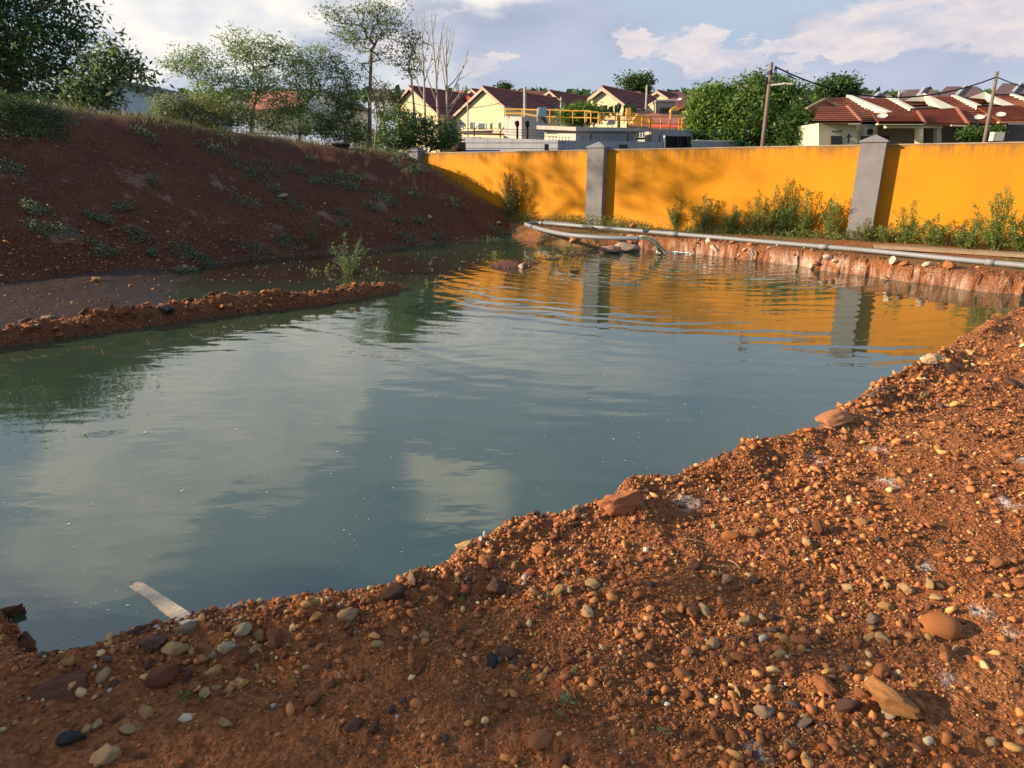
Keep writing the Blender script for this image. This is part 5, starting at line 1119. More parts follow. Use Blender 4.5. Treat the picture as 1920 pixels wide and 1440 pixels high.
def tree(label, base, trunk_top, blobs, nleaf, ls, cols, seed, r0=.2, bark=BARK, nbr=60, clumps=None, cat='tree', name='tree', droop=.2, hollow=.35, zf=.65, cl=10, spread=.22, cvar=.3, nlimb=None, group=None, width=.38):
    base = np.array(base, float); t = thing(name, label, cat, base, group); tt = np.array(trunk_top, float)
    mid_ = (base + tt) / 2 + [random.uniform(-.1, .1), 0, 0]
    MB().tube([base - [0, 0, .3], mid_, tt], [r0 * 1.25, r0 * 1.05, r0 * .9], 8).build('trunk', bark, t, True, off=base)
    cp = blob_pts(blobs, max(nleaf // cl, 4), seed, hollow)
    if nbr: limbs(tt, cp[:nbr], seed, r0 * .85, bark, 'limbs', t, base)
    r = np.random.default_rng(seed + 1); P = np.repeat(cp, cl, 0) + r.normal(size=(len(cp) * cl, 3)) * spread * np.array([1, 1, zf]); L = ls * r.uniform(.6, 1.3, len(P))
    me = leaves_mesh('crown', P - base, L, L * width, cols, cvar, droop, seed + 2); o = link('crown', me, t); o['kind'] = 'stuff'
    return t
DG = [(.036, .078, .030), (.058, .112, .040), (.085, .148, .050)]; MG = [(.055, .115, .030), (.085, .160, .038), (.120, .205, .045)]; YG = [(.15, .26, .035), (.20, .31, .045), (.11, .20, .03)]; FG = [(.24, .34, .12), (.31, .38, .16), (.18, .28, .10)]; GG = [(.24, .31, .15), (.30, .34, .18), (.18, .25, .12)]
def gb(px, D): p = at(px, 300, D); return np.array([p[0], p[1], tz(p[0], p[1])])
# the big dark tree behind the mound, far left
DB = 45; B1 = gb(60, DB)
tree('big dense dark tree behind the mound in the top left corner', B1, at(20, 130, DB), [pxblob(0, 60, DB, 95, 74), pxblob(95, 95, DB - 1, 72, 56), pxblob(-150, 50, DB, 150, 100), pxblob(-60, 130, DB - 1, 110, 70), pxblob(128, 35, DB, 48, 40), pxblob(120, 150, DB - 1, 60, 34), pxblob(185, 120, DB, 32, 24), pxblob(10, -50, DB, 85, 60), pxblob(-120, -60, DB, 110, 80)], 26000, .36, DG + [(.08, .14, .04)], 31, .45, nbr=150, cl=14, spread=.7, droop=.35, hollow=.2)
tree('leafy branch reaching right from the dark tree at left', gb(190, 42), at(205, 165, 42), [pxblob(205, 125, 42, 40, 22), pxblob(240, 122, 42, 20, 16), pxblob(170, 175, 41.5, 50, 28), pxblob(215, 90, 42, 20, 14), pxblob(275, 155, 42, 18, 16)], 3000, .36, DG + GG, 33, .12, cl=12, spread=.42, droop=.5, hollow=0.1)
# feathery trees standing well behind the mound
FAR = 67
def feather(label, px, D, ptop, blobs, n, seed, cols=FG, r0=.05, bark=TWIG, ls=.10, nbr=120, spread=.13, cl=13, name='feathery_tree'):
    k = FAR / 20; D += FAR - 20; blobs = [pxblob(q[0], q[1], q[2] + FAR - 20, *q[3:]) for q in blobs]; r0 *= k; ls *= k; spread *= k; b = gb(px, D); return tree(label, b, at(px + 2, ptop, D), blobs, int(n * .8), ls, cols, seed, r0, bark, nbr, cl=cl, spread=spread, droop=.25, hollow=0.05, name=name, width=.3, zf=.3)
feather('feathery young tree, leftmost of the light green row on the crest', 400, 19, 215, [(360, 110, 19, 52, 24), (330, 125, 19, 34, 14), (395, 150, 19, 50, 36), (365, 95, 19, 14, 10), (405, 200, 19, 60, 32)], 6500, 41)
feather('feathery tree with a peak of thin twigs, second of the light green row', 470, 20, 210, [(440, 75, 20, 26, 22), (470, 105, 20, 45, 30), (510, 95, 20, 40, 26), (480, 160, 20, 55, 34), (445, 60, 20, 8, 10)], 6800, 42)
feather('feathery tree with dense foliage, third of the light green row', 560, 21, 220, [(560, 110, 21, 42, 26), (575, 150, 21, 45, 34), (540, 190, 21, 45, 30), (600, 95, 21, 22, 14)], 6500, 43)
feather('tall airy tree with an open crown, highest of the thin trees', 694, 22, 95, [(640, 25, 22, 42, 18), (700, 18, 22, 36, 22), (735, 40, 22, 28, 26), (672, 75, 22, 34, 18), (712, 100, 22, 30, 20), (655, 55, 22, 36, 16), (625, 25, 22, 26, 14), (690, 60, 22, 60, 30), (748, 22, 22, 18, 16), (680, 130, 22, 26, 18), (705, 165, 22, 22, 18)], 5200, 44, GG + [(.05, .10, .035)], .05, BARK, nbr=130, spread=.15)
feather('slim multi stemmed tree left of the tall airy one', 645, 21, 235, [(625, 120, 21, 22, 26), (650, 150, 21, 26, 30), (630, 185, 21, 34, 26), (655, 200, 21, 30, 24)], 4800, 45, GG + [(.04, .08, .03)], .05, BARK)
feather('small bare twigged tree with a yellowish tuft beside the tall airy one', 775, 23, 210, [(770, 95, 23, 26, 40), (772, 130, 23, 20, 16), (745, 112, 23, 16, 10)], 1500, 46, [(.16, .17, .05), (.09, .12, .04)], .04, TWIG, nbr=60)
# bare trees
def bare(label, px, D, pts, seed, r0=.05):
    """pts[0]: top of the trunk; then (start fraction up the trunk, end x, end y) for each branch"""
    D = D * 2.8; r0 = r0 * 2.6; b = gb(px, D); t = thing('bare_tree', label, 'tree', b, 'bare thin trees'); top = at(*pts[0], D); r = np.random.default_rng(seed)
    trunk = [b - [0, 0, .2]] + [b + (top - b) * f + [r.normal() * .03, r.normal() * .03, 0] for f in (.2, .4, .6, .8)] + [top]
    MB().tube(trunk, [r0, r0 * .92, r0 * .8, r0 * .65, r0 * .45, r0 * .15], 7).build('trunk', TWIG, t, True, off=b)
    for (f, ex, ey) in pts[1:]:
        s = b + (top - b) * f; e = at(ex, ey, D + r.uniform(-1, 1)); dv = e - s; c_ = s + dv * .5 + np.array([dv[0] * .12, 0, -abs(dv[0]) * .12]); rr_ = r0 * (1.1 - f) * .55 + .018; mb = MB()
        q = [(1 - k) ** 2 * s + 2 * k * (1 - k) * c_ + k * k * e for k in np.linspace(0, 1, 6)]
        mb.tube(q, [rr_, rr_ * .9, rr_ * .75, rr_ * .6, rr_ * .45, .004], 5)
        for j in (2, 3, 4):
            dd = (q[j + 1] - q[j]); dd = dd / np.linalg.norm(dd); tw = q[j] + dd * .8 + r.normal(size=3) * [.42, .2, .2] + [0, 0, .34]; mb.tube([q[j], (q[j] + tw) / 2 + [0, 0, -.02], tw], [rr_ * .4, rr_ * .3, .003], 4)
        mb.build('branch', TWIG, t, True, off=b)
bare('bare thin tree right of the tall airy one, leftmost of three', 800, 23, [(790, 30), (.45, 770, 118), (.6, 778, 62), (.7, 808, 55), (.8, 780, 36), (.55, 812, 92), (.85, 798, 28)], 1)
bare('bare thin tree with upright twigs, middle of three', 828, 23.5, [(808, 22), (.4, 795, 120), (.55, 828, 62), (.65, 832, 40), (.75, 797, 45), (.5, 822, 100), (.85, 818, 24)], 2)
bare('bare thin tree with long branches spreading right, in front of the cream house', 838, 24, [(838, 48), (.45, 882, 84), (.55, 878, 110), (.62, 826, 58), (.7, 852, 58), (.4, 872, 158), (.5, 822, 78), (.8, 846, 50), (.35, 860, 175)], 3)
bare('thin bare pole like tree behind the shrubs', 700, 20.5, [(712, 140), (.6, 730, 172), (.7, 698, 150), (.5, 688, 170)], 5, .035)
# shrubs at the end of the mound and bushes behind
def bush(label, px, py, D, rx, ry, n, seed, cols, ls=.1, name='bush', extra=(), zb=None, nbr=40, width=.4, cl=10, spread=.1):
    if px < 700: D *= 3.3; ls *= 3.1; spread *= 3.1
    b = gb(px, D); c = at(px, py, D); c[2] = max(c[2], b[2] + .15)
    return tree(label, b, b + [0, 0, max(.15, (c[2] - b[2]) * .35)], [pxblob(px, py, D, rx, ry)] + [pxblob(*e) for e in extra], n, ls, cols, seed, .05, BARK, nbr, name=name, cat='bush', cl=cl, spread=spread, width=width)
bush('dark green shrub behind the leftmost pillar of the wall', 800, 252, 24.6, 60, 30, 5200, 51, DG + MG, .12, extra=[(830, 258, 25, 32, 22), (775, 240, 24.6, 30, 28)])
bush('lighter green shrub left of the dark one at the end of the mound', 745, 240, 24, 34, 40, 4200, 52, MG + [(.08, .14, .05)], .10, extra=[(730, 265, 24, 30, 22)])
bush('shrub with yellow leaves behind the crest of the mound', 690, 262, 22, 36, 18, 2600, 53, [(.16, .17, .05), (.08, .12, .04), (.22, .20, .08)], .09)
bush('grey brown tangle of twigs and leaves beside the left cream house', 728, 195, 25, 30, 30, 2200, 54, [(.09, .09, .05), (.13, .12, .07), (.05, .07, .03)], .09, nbr=110)
bush('olive undergrowth below the dense feathery tree', 560, 228, 20.5, 70, 26, 4600, 55, FG + [(.15, .16, .05)], .09)
bush('yellow green undergrowth below the leftmost feathery tree', 400, 215, 18.5, 80, 26, 5200, 56, [(.14, .16, .04), (.09, .12, .035), (.18, .18, .06)], .08)
bush('thin grey green undergrowth before the white gable', 315, 200, 18, 30, 22, 1600, 57, GG, .08)
bush('undergrowth between the slim tree and the tall airy one', 640, 240, 21, 45, 24, 3600, 58, DG + FG, .09)
def mantle(label, pts, h, n, ls, cols, seed, name='bush', cat='bush'):
    """weeds that clothe the slope: leaves and short stems standing on the terrain round the given photo points"""
    r = np.random.default_rng(seed); G = [on_ground(*p[:2]) for p in pts]; t = thing(name, label, cat, G[0]); P = []
    for g, p in zip(G, pts):
        k = int(n * p[2] ** 1.5 / sum(q[2] ** 1.5 for q in pts)); a = r.uniform(0, 6.28, k); rad = p[2] * np.sqrt(r.uniform(0, 1, k)); X_ = g[0] + rad * np.cos(a) * 1.2; Y_ = g[1] + rad * np.sin(a); lump_ = np.clip(.6 + 1.4 * fbm(X_, Y_, 1.6, 3, seed), .1, 1.4) * (1 - (rad / p[2]) ** 3 * .6)
        P.append(np.stack([X_, Y_, terrain(X_, Y_) + h * lump_ * r.uniform(0, 1, k) ** .7], -1))
    P = np.concatenate(P) - G[0]; sm = MB()
    for k in range(70): e = P[r.integers(0, len(P))]; sm.tube([e - [0, 0, h * .8], e - [r.normal() * .03, 0, h * .3], e], [.008, .006, .003], 4, False)
    sm.build('stem', STEM, t); L = ls * r.uniform(.5, 1.2, len(P)); o = link('foliage', leaves_mesh('foliage', P, L, L * .45, cols, .3, .1, seed + 1), t); o['kind'] = 'stuff'
mantle('bushy weeds hanging over the left shoulder of the mound', [(20, 222, .9), (60, 235, .6), (-60, 215, 1.2), (40, 205, .8)], .32, 6500, .075, [(.07, .12, .04), (.10, .15, .055), (.05, .085, .03)], 59)
mantle('low weeds on the crest in front of the dark tree', [(120, 203, .8), (70, 199, .8), (180, 208, .6), (10, 193, 1.0)], .35, 4200, .07, GG + FG, 60)
# mango trees and other trees beyond the wall
tree('light green mango tree, left of the group in front of the pole', gb(1330, 43), at(1335, 245, 43), [pxblob(1335, 200, 43, 38, 34), pxblob(1315, 225, 43, 26, 34), pxblob(1352, 232, 42.6, 34, 34), pxblob(1350, 182, 43, 24, 18)], 9500, .26, YG + YG + MG, 71, .2, nbr=40, cl=12, spread=.3, droop=.5, hollow=.6)
tree('tall dark mango tree behind the leaning pole', gb(1430, 42), at(1430, 240, 42), [pxblob(1420, 178, 42.5, 48, 32), pxblob(1455, 185, 42, 40, 34), pxblob(1405, 225, 41.5, 50, 44), pxblob(1440, 235, 41.5, 34, 34), pxblob(1480, 180, 42.5, 16, 16)], 14000, .26, MG + MG + YG, 72, .22, nbr=40, cl=12, spread=.3, droop=.5, hollow=.6)
tree('round dark mango tree, right of the group beside the end house', gb(1505, 40), at(1505, 250, 40), [pxblob(1510, 222, 40, 34, 26), pxblob(1490, 245, 39.6, 34, 26), pxblob(1530, 242, 39.8, 24, 26)], 8000, .25, MG + MG + DG, 73, .2, nbr=30, cl=12, spread=.28, droop=.5, hollow=.6)
tree('round green tree rising behind the end house of the terrace', gb(1570, 55), at(1570, 200, 55), [pxblob(1570, 163, 55, 26, 13), pxblob(1585, 172, 55, 16, 9), pxblob(1550, 176, 55, 14, 12)], 3400, .36, MG + DG, 74, .2, nbr=30, spread=.4, hollow=.5)
tree('small tree with a split crown behind the maroon roofs', gb(1195, 100), at(1198, 185, 100), [pxblob(1186, 155, 100, 20, 11), pxblob(1211, 152, 100, 8, 12), pxblob(1205, 168, 100, 14, 8)], 2200, .55, MG + DG, 75, .3, nbr=25, spread=.5, hollow=.2)
tree('bush behind the yellow railing of the pump house', gb(1092, 46), at(1092, 225, 46), [pxblob(1092, 210, 46, 34, 14), pxblob(1075, 218, 46, 30, 12), pxblob(1115, 216, 46, 18, 12)], 4200, .24, MG + YG, 76, .1, nbr=25, spread=.22, hollow=.4, cat='bush', name='bush')
tree('low hedge like bush before the porch of the third terrace house', gb(1840, 35), at(1840, 262, 35), [pxblob(1828, 250, 35, 28, 9), pxblob(1860, 246, 35, 20, 9), pxblob(1815, 254, 35, 18, 8)], 3200, .15, MG, 77, .06, nbr=20, spread=.12, cat='bush', name='bush')
tree('tiny dark treetop on the skyline above the five windowed house', gb(945, 150), at(945, 166, 150), [pxblob(945, 163, 150, 9, 4)], 500, .8, DG, 78, .3, nbr=8, spread=.5)
# banana plants
t = thing('banana_plant', 'ragged banana plants in front of the tall gabled house', 'banana plant', gb(1160, 48)); b = gb(1160, 48); mbs = MB()
for k, (px, py, ex, ey) in enumerate([(1140, 212, 1128, 198), (1148, 210, 1142, 200), (1152, 214, 1162, 194), (1160, 212, 1160, 192), (1166, 214, 1178, 212), (1174, 215, 1173, 193), (1184, 214, 1189, 195), (1190, 212, 1187, 205), (1155, 214, 1135, 208), (1145, 216, 1130, 212)]):
    a_, e_ = at(px, py + 6, 48), at(ex, ey, 47.8); m_ = (a_ + e_) / 2 + [0, 0, .25]; s_ = np.cross(e_ - a_, [0, 1, 0]); s_ = s_ / np.linalg.norm(s_) * .2
    MB().poly([a_, m_ - s_, e_, m_]).poly([a_, m_, e_, m_ + s_]).build('leaf', mat('banana_leaf', (.06, .13, .04), .5, .3, 4, transl=.3), t, off=b)
MB().tube([b, at(1160, 218, 48)], .12, 7).build('stalk', STEM, t, off=b)
# treeline far off
xs = []; ys = []; 
r = np.random.default_rng(99); n = 9000; px_ = r.uniform(-400, 2300, n); P = np.array([at(a, 170 + 9 * (vn(np.array([a / 30.]), np.array([0.]), 5)[0]) + q, 190 + 60 * q2) for a, q, q2 in zip(px_, r.uniform(0, 14, n), r.uniform(0, 1, n))])
o = link('distant_woods', leaves_mesh('distant_woods', P, 2.2, 1.6, DG, .3, .1, 3), kind='stuff', label='dark line of distant trees on the skyline')
# trees outside the frame to the left, whose shade falls across the near bank and the yellow wall
tree('rounded tree outside the frame to the left, shading the bank', (-17.9, -1.2, tz(-17.9, -1.2)), (-17.9, -1.2, 2.2), [(-17.9, -1.15, 4.5, 2.6, 2.6, 2.8), (-18.2, -4.6, 5.2, 3, 3, 2.9), (-17.5, -1.6, 3.0, 2.4, 2.2, 1.8)], 30000, .42, DG, 81, .2, nbr=30, cl=10, spread=.3, hollow=.0)
tree('tall open tree left of the frame, shading the far bay of the wall', (-23, 19.0, tz(-23, 19)), (-23, 19.0, 6), [(-23, 19.2, 10.2, 1.3, 1.6, .9), (-23, 18.6, 8.6, 1.0, 1.3, .6), (-23.4, 19.8, 11.6, 1, 1, .5)], 320, .3, DG, 82, .12, nbr=26, cl=10, spread=.4, hollow=.0)
tree('tall open tree left of the frame, shading the middle bay', (-23, 16.2, tz(-23, 16.2)), (-23, 16.2, 7), [(-23, 16.3, 11.9, 1.3, 1.3, .7), (-23, 15.5, 10.6, 1.1, 1.0, .6), (-23, 17.2, 10.9, 1.2, 1.0, .5), (-23.4, 14.4, 10.9, 1, .7, .4)], 450, .3, DG, 83, .12, nbr=26, cl=10, spread=.4, hollow=.0)

# ---------------------------------------------------------------- weeds and ground plants
def weed(label, base, h, spread, nst, nl, ls, cols, seed, name='weed', cat='weed', stem=STEM, up_=1.0, width=.35, group=None, lean=(0, 0), full=1.0):
    base = np.array(base, float); r = np.random.default_rng(seed); t = thing(name, label, cat, base, group); sm = MB(); P = []; Dv = []
    for k in range(nst):
        a = r.uniform(0, 6.28); out = spread * r.uniform(.15, 1); hh = h * r.uniform(.45, 1) * (1 - .45 * out / spread) ** .5 if nst > 1 else h
        if k == 0: hh = h; out *= .25
        end = np.array([math.cos(a) * out + lean[0] * hh, math.sin(a) * out + lean[1] * hh, hh * up_]); b0 = np.array([math.cos(a), math.sin(a), 0]) * out * .12; c1 = end * [.35, .35, .6] + b0
        pts = [(1 - s) ** 2 * b0 + 2 * s * (1 - s) * c1 + s * s * end for s in np.linspace(0, 1, 6)]; w_ = max(h * .006, .0012)
        sm.tube([p for p in pts], [w_ * 1.2, w_ * 1.1, w_, w_ * .8, w_ * .6, w_ * .3], 4, False)
        m_ = max(3, int(nl * full * hh / h)); s = r.uniform(.12, 1, m_)[:, None]; q = (1 - s) ** 2 * b0 + 2 * s * (1 - s) * c1 + s * s * end; tang = 2 * (1 - s) * (c1 - b0) + 2 * s * (end - c1); tang /= np.linalg.norm(tang, axis=1)[:, None] + 1e-9
        nb = r.normal(size=(m_, 3)); bl = (r.uniform(0, 1, (m_, 1)) * (1.05 - s) * hh * .22); q = q + nb / np.linalg.norm(nb, axis=1)[:, None] * bl; P.append(q); Dv.append(tang * .7 + nb * .6)
    sm.build('stem', stem, t, True)
    P = np.concatenate(P); Dv = np.concatenate(Dv); Dv /= np.linalg.norm(Dv, axis=1)[:, None]; L = ls * r.uniform(.5, 1.2, len(P))
    me = leaves_mesh('foliage', P, L, L * width, cols, .28, 0, seed + 5, Dv); o = link('foliage', me, t)
    if len(P) > 60: o['kind'] = 'stuff'
    return t
WG = [(.19, .26, .07), (.25, .31, .09), (.14, .20, .055)]; WO = [(.16, .18, .06), (.22, .22, .08), (.11, .14, .045)]; CG = [(.13, .20, .12), (.17, .24, .14), (.09, .15, .08)]
def wpx(px, py, z=.3): g = up(px, py, z); g[2] = max(tz(g[0], g[1]), 0.0) - .01; return g
def mh(px, y0, y1, z=.3): g = up(px, y1, z); d = np.hypot(g[0], g[1]); r1 = te_of(px, y0); return EYE + r1 * d - z
WL = [(958, 415, 324, .5, 16, 60, 'tall dark weed with pointed spikes by the foot of the mound', WO + [(.05, .08, .03)], BSTEM), (1008, 412, 366, .22, 5, 30, 'thin spiky weed right of the tall dark one', WO, BSTEM), (1048, 412, 366, .3, 9, 34, 'bright green leafy weed left of the middle pillar', WG + YG[:1], STEM), (1087, 413, 370, .26, 7, 26, 'brownish weed close to the middle pillar', WO, BSTEM), (1105, 418, 398, .35, 12, 26, 'low weed at the foot of the middle pillar', WO, BSTEM),
      (900, 385, 345, .25, 5, 24, 'faint thin weed against the left bay of the wall', WO, BSTEM),
      (1215, 425, 395, .35, 8, 26, 'low weed right of the middle pillar', WG, STEM), (1268, 430, 370, .35, 10, 34, 'loose weed, first of the clump along the middle bay', WG, STEM), (1318, 434, 362, .45, 13, 40, 'tall arching weed, second of the clump along the middle bay', WG, STEM), (1372, 437, 385, .4, 12, 36, 'medium weed, third along the middle bay', WG, STEM), (1425, 440, 358, .5, 15, 48, 'dense tall weed, fourth along the middle bay', WG, STEM), (1462, 441, 334, .5, 16, 52, 'tallest dense weed of the middle bay', WG + DG[2:], STEM), (1505, 443, 350, .5, 15, 48, 'dense weed with heavy tips right of the tallest', WG, STEM), (1555, 446, 362, .4, 12, 40, 'feathery weed left of the right pillar', WG, STEM),
      (1617, 452, 408, .4, 12, 36, 'weed in front of the right pillar foot', WO, BSTEM), (1660, 455, 420, .3, 8, 30, 'low weed just right of the right pillar', WG, STEM), (1700, 458, 376, .42, 12, 46, 'spired weed standing before the right bay', WG, STEM), (1745, 462, 405, .4, 10, 36, 'fanned weed right of the spired one', WG, STEM), (1808, 466, 410, .45, 12, 40, 'broad weed in the right bay', WG, STEM), (1868, 470, 345, .5, 14, 56, 'tall bright weed near the right edge', WG + YG[:1], STEM), (1915, 474, 380, .5, 13, 50, 'dense bright weed cut by the right edge', WG + YG[:1], STEM)]
for i, (px, yb, yt, sp_, nst, nl, lab, c, st) in enumerate(WL): g = wpx(px, yb); weed(lab, g, max(mh(px, yt, yb), .25), sp_ * 1.15, int(nst * 1.7), nl, .085, c, 300 + i, stem=st, full=3.0, width=.2)
# low continuous growth along the wall foot
P = []; Dn = []
r = np.random.default_rng(12)
for k in range(16000):
    s = r.uniform(-.62 * LW, 2 * LW); off = abs(r.normal(0, .35)) + .12; q = PA + wd_ * s + wn_ * off; dn = vn(np.array([s * 1.3]), np.array([off * 2]), 8)[0]
    if dn < .35: continue
    P.append((q[0], q[1], .30 + r.uniform(0, 1) ** 1.6 * .62 * dn * math.exp(-off)))
P = np.array(P); link('ground_cover', leaves_mesh('ground_cover', P, .07, .022, WG + WO, .3, -.9, 5), kind='stuff', label='low mixed weeds growing along the foot of the yellow wall')
# grass of the far bank and the crest of the mound
def blades(name, X_, Y_, Z_, h, wd, cols, seed, label):
    r = np.random.default_rng(seed); n = len(X_); a = r.uniform(0, 6.28, n); b = r.normal(size=(n, 2)) * .45; hh = h * r.uniform(.4, 1.2, n)
    P0 = np.stack([X_, Y_, Z_ - .01], -1); s = np.stack([np.cos(a), np.sin(a), 0 * a], -1) * wd / 2; tip = P0 + np.stack([b[:, 0] * hh, b[:, 1] * hh, hh], -1)
    V_ = np.stack([P0 - s, P0 + s, tip], 1).reshape(-1, 3); F_ = np.arange(3 * n).reshape(n, 3); c = np.array(cols)[r.integers(0, len(cols), n)] * r.uniform(.7, 1.3, (n, 1))
    link(name, raw_mesh(name, V_, F_, LEAF, False, np.repeat(c, 3, 0)), kind='stuff', label=label)
x, y, R_ = sample_near(50000, 12.5, 23, -2, 46, 1.0); z, k_, sd_, _, fr_, _, _ = terrain(x, y, True); q = (np.stack([x, y], -1) - PA) @ wn_
ok = (k_ == 0) & (sd_ < -.3) & (q > .05) & (fbm(x, y, 1.6, 3, 301) + .3 * np.exp(-q / .6) > .04); blades('grass', x[ok], y[ok], z[ok], .07, .012, WO + [(.2, .17, .07)], 21, 'short patchy grass between the far bank and the yellow wall')
x, y, R_ = sample_near(90000, 12.5, 27, -50, -4, .7); z, k_, sd_, _, fr_, Rc_, Hc_ = terrain(x, y, True); d = np.hypot(x, y) - Rc_
ok = (k_ == 1) & (d > -.5) & (d < 5) & (rng.uniform(0, 1, len(x)) < np.where(d < 0, .25, .75) * sstep(fbm(x, y, .9, 3, 305), -.35, .25) * np.where(np.degrees(np.arctan2(x, y)) > -22, .55, 1)); blades('crest_grass', x[ok], y[ok], z[ok], .22, .022, [(.11, .12, .04), (.16, .15, .06), (.07, .10, .03), (.20, .17, .09)], 22, 'dry green grass along the crest of the earth mound')
# creepers on the slope of the mound
CR = [(120, 225, 50), (278, 257, 34), (400, 280, 46), (440, 268, 50), (15, 315, 44), (450, 310, 48), (510, 318, 44), (480, 333, 50), (560, 323, 26), (620, 340, 60), (660, 352, 34), (520, 355, 36), (460, 380, 44), (545, 385, 50), (590, 342, 30), (65, 398, 38), (290, 344, 20), (230, 394, 26), (170, 407, 20), (75, 434, 34), (125, 438, 34), (200, 417, 22), (265, 447, 42), (195, 470, 40), (345, 475, 44), (290, 480, 20), (385, 492, 36), (480, 470, 60), (540, 458, 50), (640, 330, 20), (670, 335, 30), (715, 370, 34), (735, 382, 30), (700, 392, 34), (775, 365, 40), (785, 318, 30), (850, 382, 46), (755, 292, 40), (745, 310, 24), (770, 325, 26), (650, 420, 26), (750, 420, 22), (790, 418, 20), (765, 452, 40), (820, 448, 30), (940, 440, 50), (920, 448, 30), (640, 402, 20), (580, 300, 18), (345, 510, 30), (1020, 452, 24)]
where = ['near its crest', 'high on its face', 'halfway up its face', 'low on its face', 'at its foot']
seen = {}
for i, (px, py, wpx_) in enumerate(CR):
    g = on_ground(px, py); d = np.linalg.norm(g - [0, 0, EYE]); hw = wpx_ / FPX * d * .56; r = np.random.default_rng(700 + i); n = int(40 + wpx_ * 3.6)
    rad = hw * np.sqrt(r.uniform(0, 1, n)); a = r.uniform(0, 6.28, n); rad = rad * (.45 + .75 * vn(np.cos(a) * 1.6 + i * 7, np.sin(a) * 1.6, 5)) * 1.25; X_ = g[0] + rad * np.cos(a); Y_ = g[1] + rad * np.sin(a) * .8; Z_ = terrain(X_, Y_) + .02 + .10 * r.uniform(0, 1, n) ** 2
    col_ = ['far left', 'left', 'above the black ridge stone', 'left of centre', 'above the ridge middle', 'centre', 'above the channel weed', 'right of centre', 'right', 'far right', 'far right'][min(10, px // 95)]
    key = (['near its crest', 'high up', 'in its upper half', 'halfway up', 'in its lower half', 'low down', 'just above its foot', 'at its foot'][min(7, int((py - 215) / 36))], col_); seen[key] = seen.get(key, 0) + 1; size = 'wide' if wpx_ > 44 else 'medium' if wpx_ > 28 else 'small'
    lab = '%s grey green creeper on the mound, %s, %s' % (size, key[0], col_)
    P = np.stack([X_, Y_, Z_], -1) - g; t = thing('creeper', lab, 'creeper', g, 'creepers on the mound')
    sm = MB()
    for k in range(6): e = P[r.integers(0, n)]; sm.tube([np.zeros(3), e * .5 + [0, 0, .05], e], .004, 4, False)
    sm.build('stem', STEM, t); o = link('foliage', leaves_mesh('foliage', P, .055, .03, CG, .3, -.2, 800 + i), t); o['kind'] = 'stuff'
# weeds standing at the mound foot and in the water
for i, (px, yb, yt, sp_, nst, nl, c, lab) in enumerate([(590, 470, 398, .35, 10, 50, [(.06, .12, .04), (.09, .16, .06)], 'upright green weed at the foot of the mound'), (655, 512, 430, .55, 20, 60, CG + WG[:1], 'large pale green weed standing in the shallow channel'), (700, 512, 495, .5, 12, 26, WG, 'low weed trailing in the channel right of the large one'), (610, 508, 490, .4, 8, 26, WG, 'low weed trailing in the channel left of the large one'), (1037, 492, 448, .28, 9, 40, [(.07, .11, .04), (.05, .08, .03)], 'dark weed growing from the mud islet before the pool'), (1062, 480, 455, .4, 10, 36, WO, 'bushy weed on the string of mud islets'), (1100, 470, 448, .5, 12, 36, WO, 'low weed joining the islets to the far shore'), (1000, 484, 470, .4, 9, 20, WO, 'sparse weed in the shallow pool behind the islets'), (930, 478, 466, .5, 9, 16, WG, 'scattered reeds in the pool, nearest the mound'), (200, 512, 480, .25, 6, 20, CG, 'small weed by the wet mud at left'), (805, 530, 518, .3, 7, 16, WO, 'floating weed at the tip of the rubble ridge')]):
    g = up(px, yb, .02); g[2] = max(tz(g[0], g[1]), -.05); d = np.hypot(g[0], g[1]); weed(lab, g, max(EYE + te_of(px, yt) * d - .02, .12), sp_, nst, nl, .06 if yb > 460 else .07, c, 400 + i)
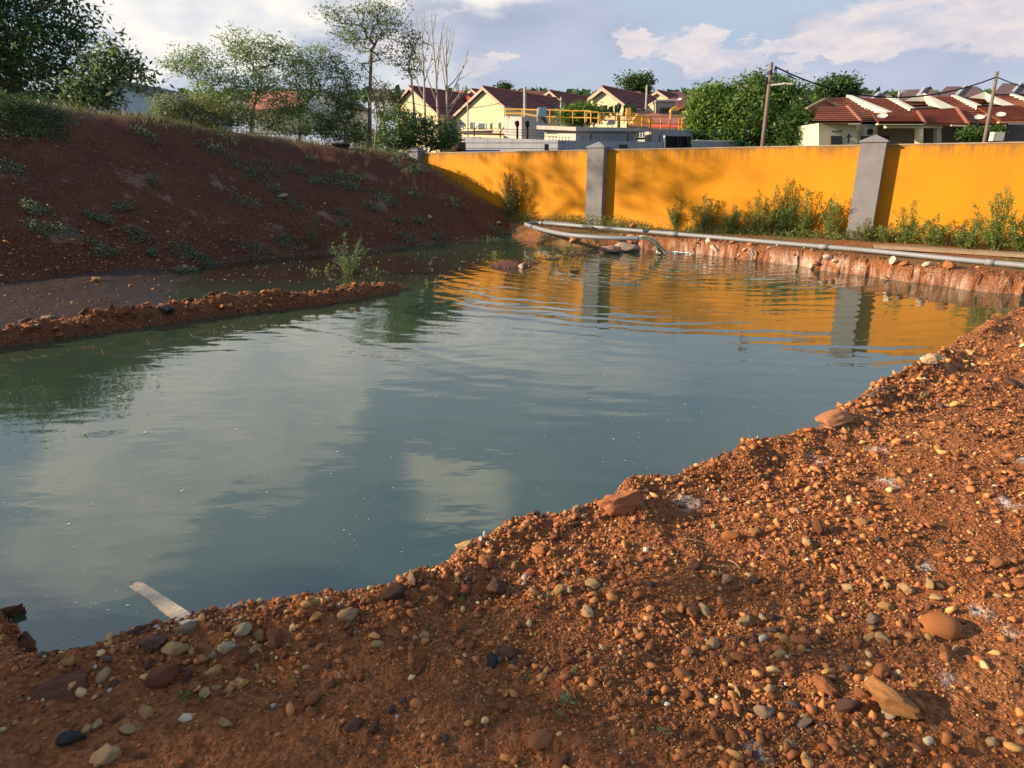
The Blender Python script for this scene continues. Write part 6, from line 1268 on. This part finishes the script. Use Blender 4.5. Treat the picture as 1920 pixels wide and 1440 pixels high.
# seedlings in the foreground
SD = [(550, 1280, 16, 'bright green seedling with pointed leaves on the shaded soil'), (345, 1312, 18, 'left seedling of three among the stones below the plank'), (358, 1305, 16, 'middle seedling of three among the stones'), (378, 1318, 18, 'right seedling of three among the stones'), (1065, 1330, 44, 'largest seedling, with a yellow leaf, near the bottom'), (1245, 1380, 28, 'seedling with one broad leaf at the bottom'), (1232, 1370, 14, 'tiny seedling beside the broad leaved one'), (868, 1125, 20, 'pale grey green seedling below the bank edge'), (955, 1112, 14, 'small seedling in the sandy patch'), (1030, 1122, 18, 'yellow green seedling in the sandy patch'), (798, 1184, 18, 'pale seedling at the border of the shade'), (815, 1196, 12, 'tiny green seedling next to the pale one'), (1075, 1268, 20, 'thin seedling where light meets shade'), (985, 1276, 20, 'spindly seedling in the middle of the shade'), (785, 1155, 14, 'grey green seedling close to the dark boulder'), (640, 1200, 14, 'faint grey seedling right of the rubble heap'), (920, 1318, 16, 'small dull seedling in the shade')]
for i, (px, py, wpx_, lab) in enumerate(SD):
    g = on_ground(px, py); d = np.linalg.norm(g - [0, 0, EYE]); s_ = wpx_ / FPX * d
    c = [(.12, .24, .05), (.16, .28, .07)] if i in (0, 1, 2, 3) else [(.16, .24, .13), (.2, .27, .15), (.12, .2, .08)]
    weed(lab, g, s_ * .75, s_ * .55, 2 + (wpx_ > 17) * 2, 4, s_ * .42, c, 900 + i, name='seedling', cat='seedling', width=.42)
# black plastic sheeting and dark lump on the mound
g = at(630, 262, 21.5); g[2] = tz(g[0], g[1]); BP = mat('black_sheet', (.02, .02, .022), .5, .2, 4, .03, 5, spec=.4)
v, f = rock_shape(3, 77, .5, .5, 6); one_ = link('plastic_sheeting', raw_mesh('plastic_sheeting', v * [.5, .3, .22], f, BP), None, g + [0, 0, .02], label='crumpled black plastic sheeting on the crest of the mound', category='sheeting')
g = at(785, 296, 24.2); g[2] = max(g[2] - .1, 0); v, f = rock_shape(3, 78, .4, .9, 6); link('plastic_sheeting', raw_mesh('plastic_sheeting', v * [.35, .3, .4], f, BP), None, g, label='dark bundle tucked behind the far left pillar', category='sheeting')
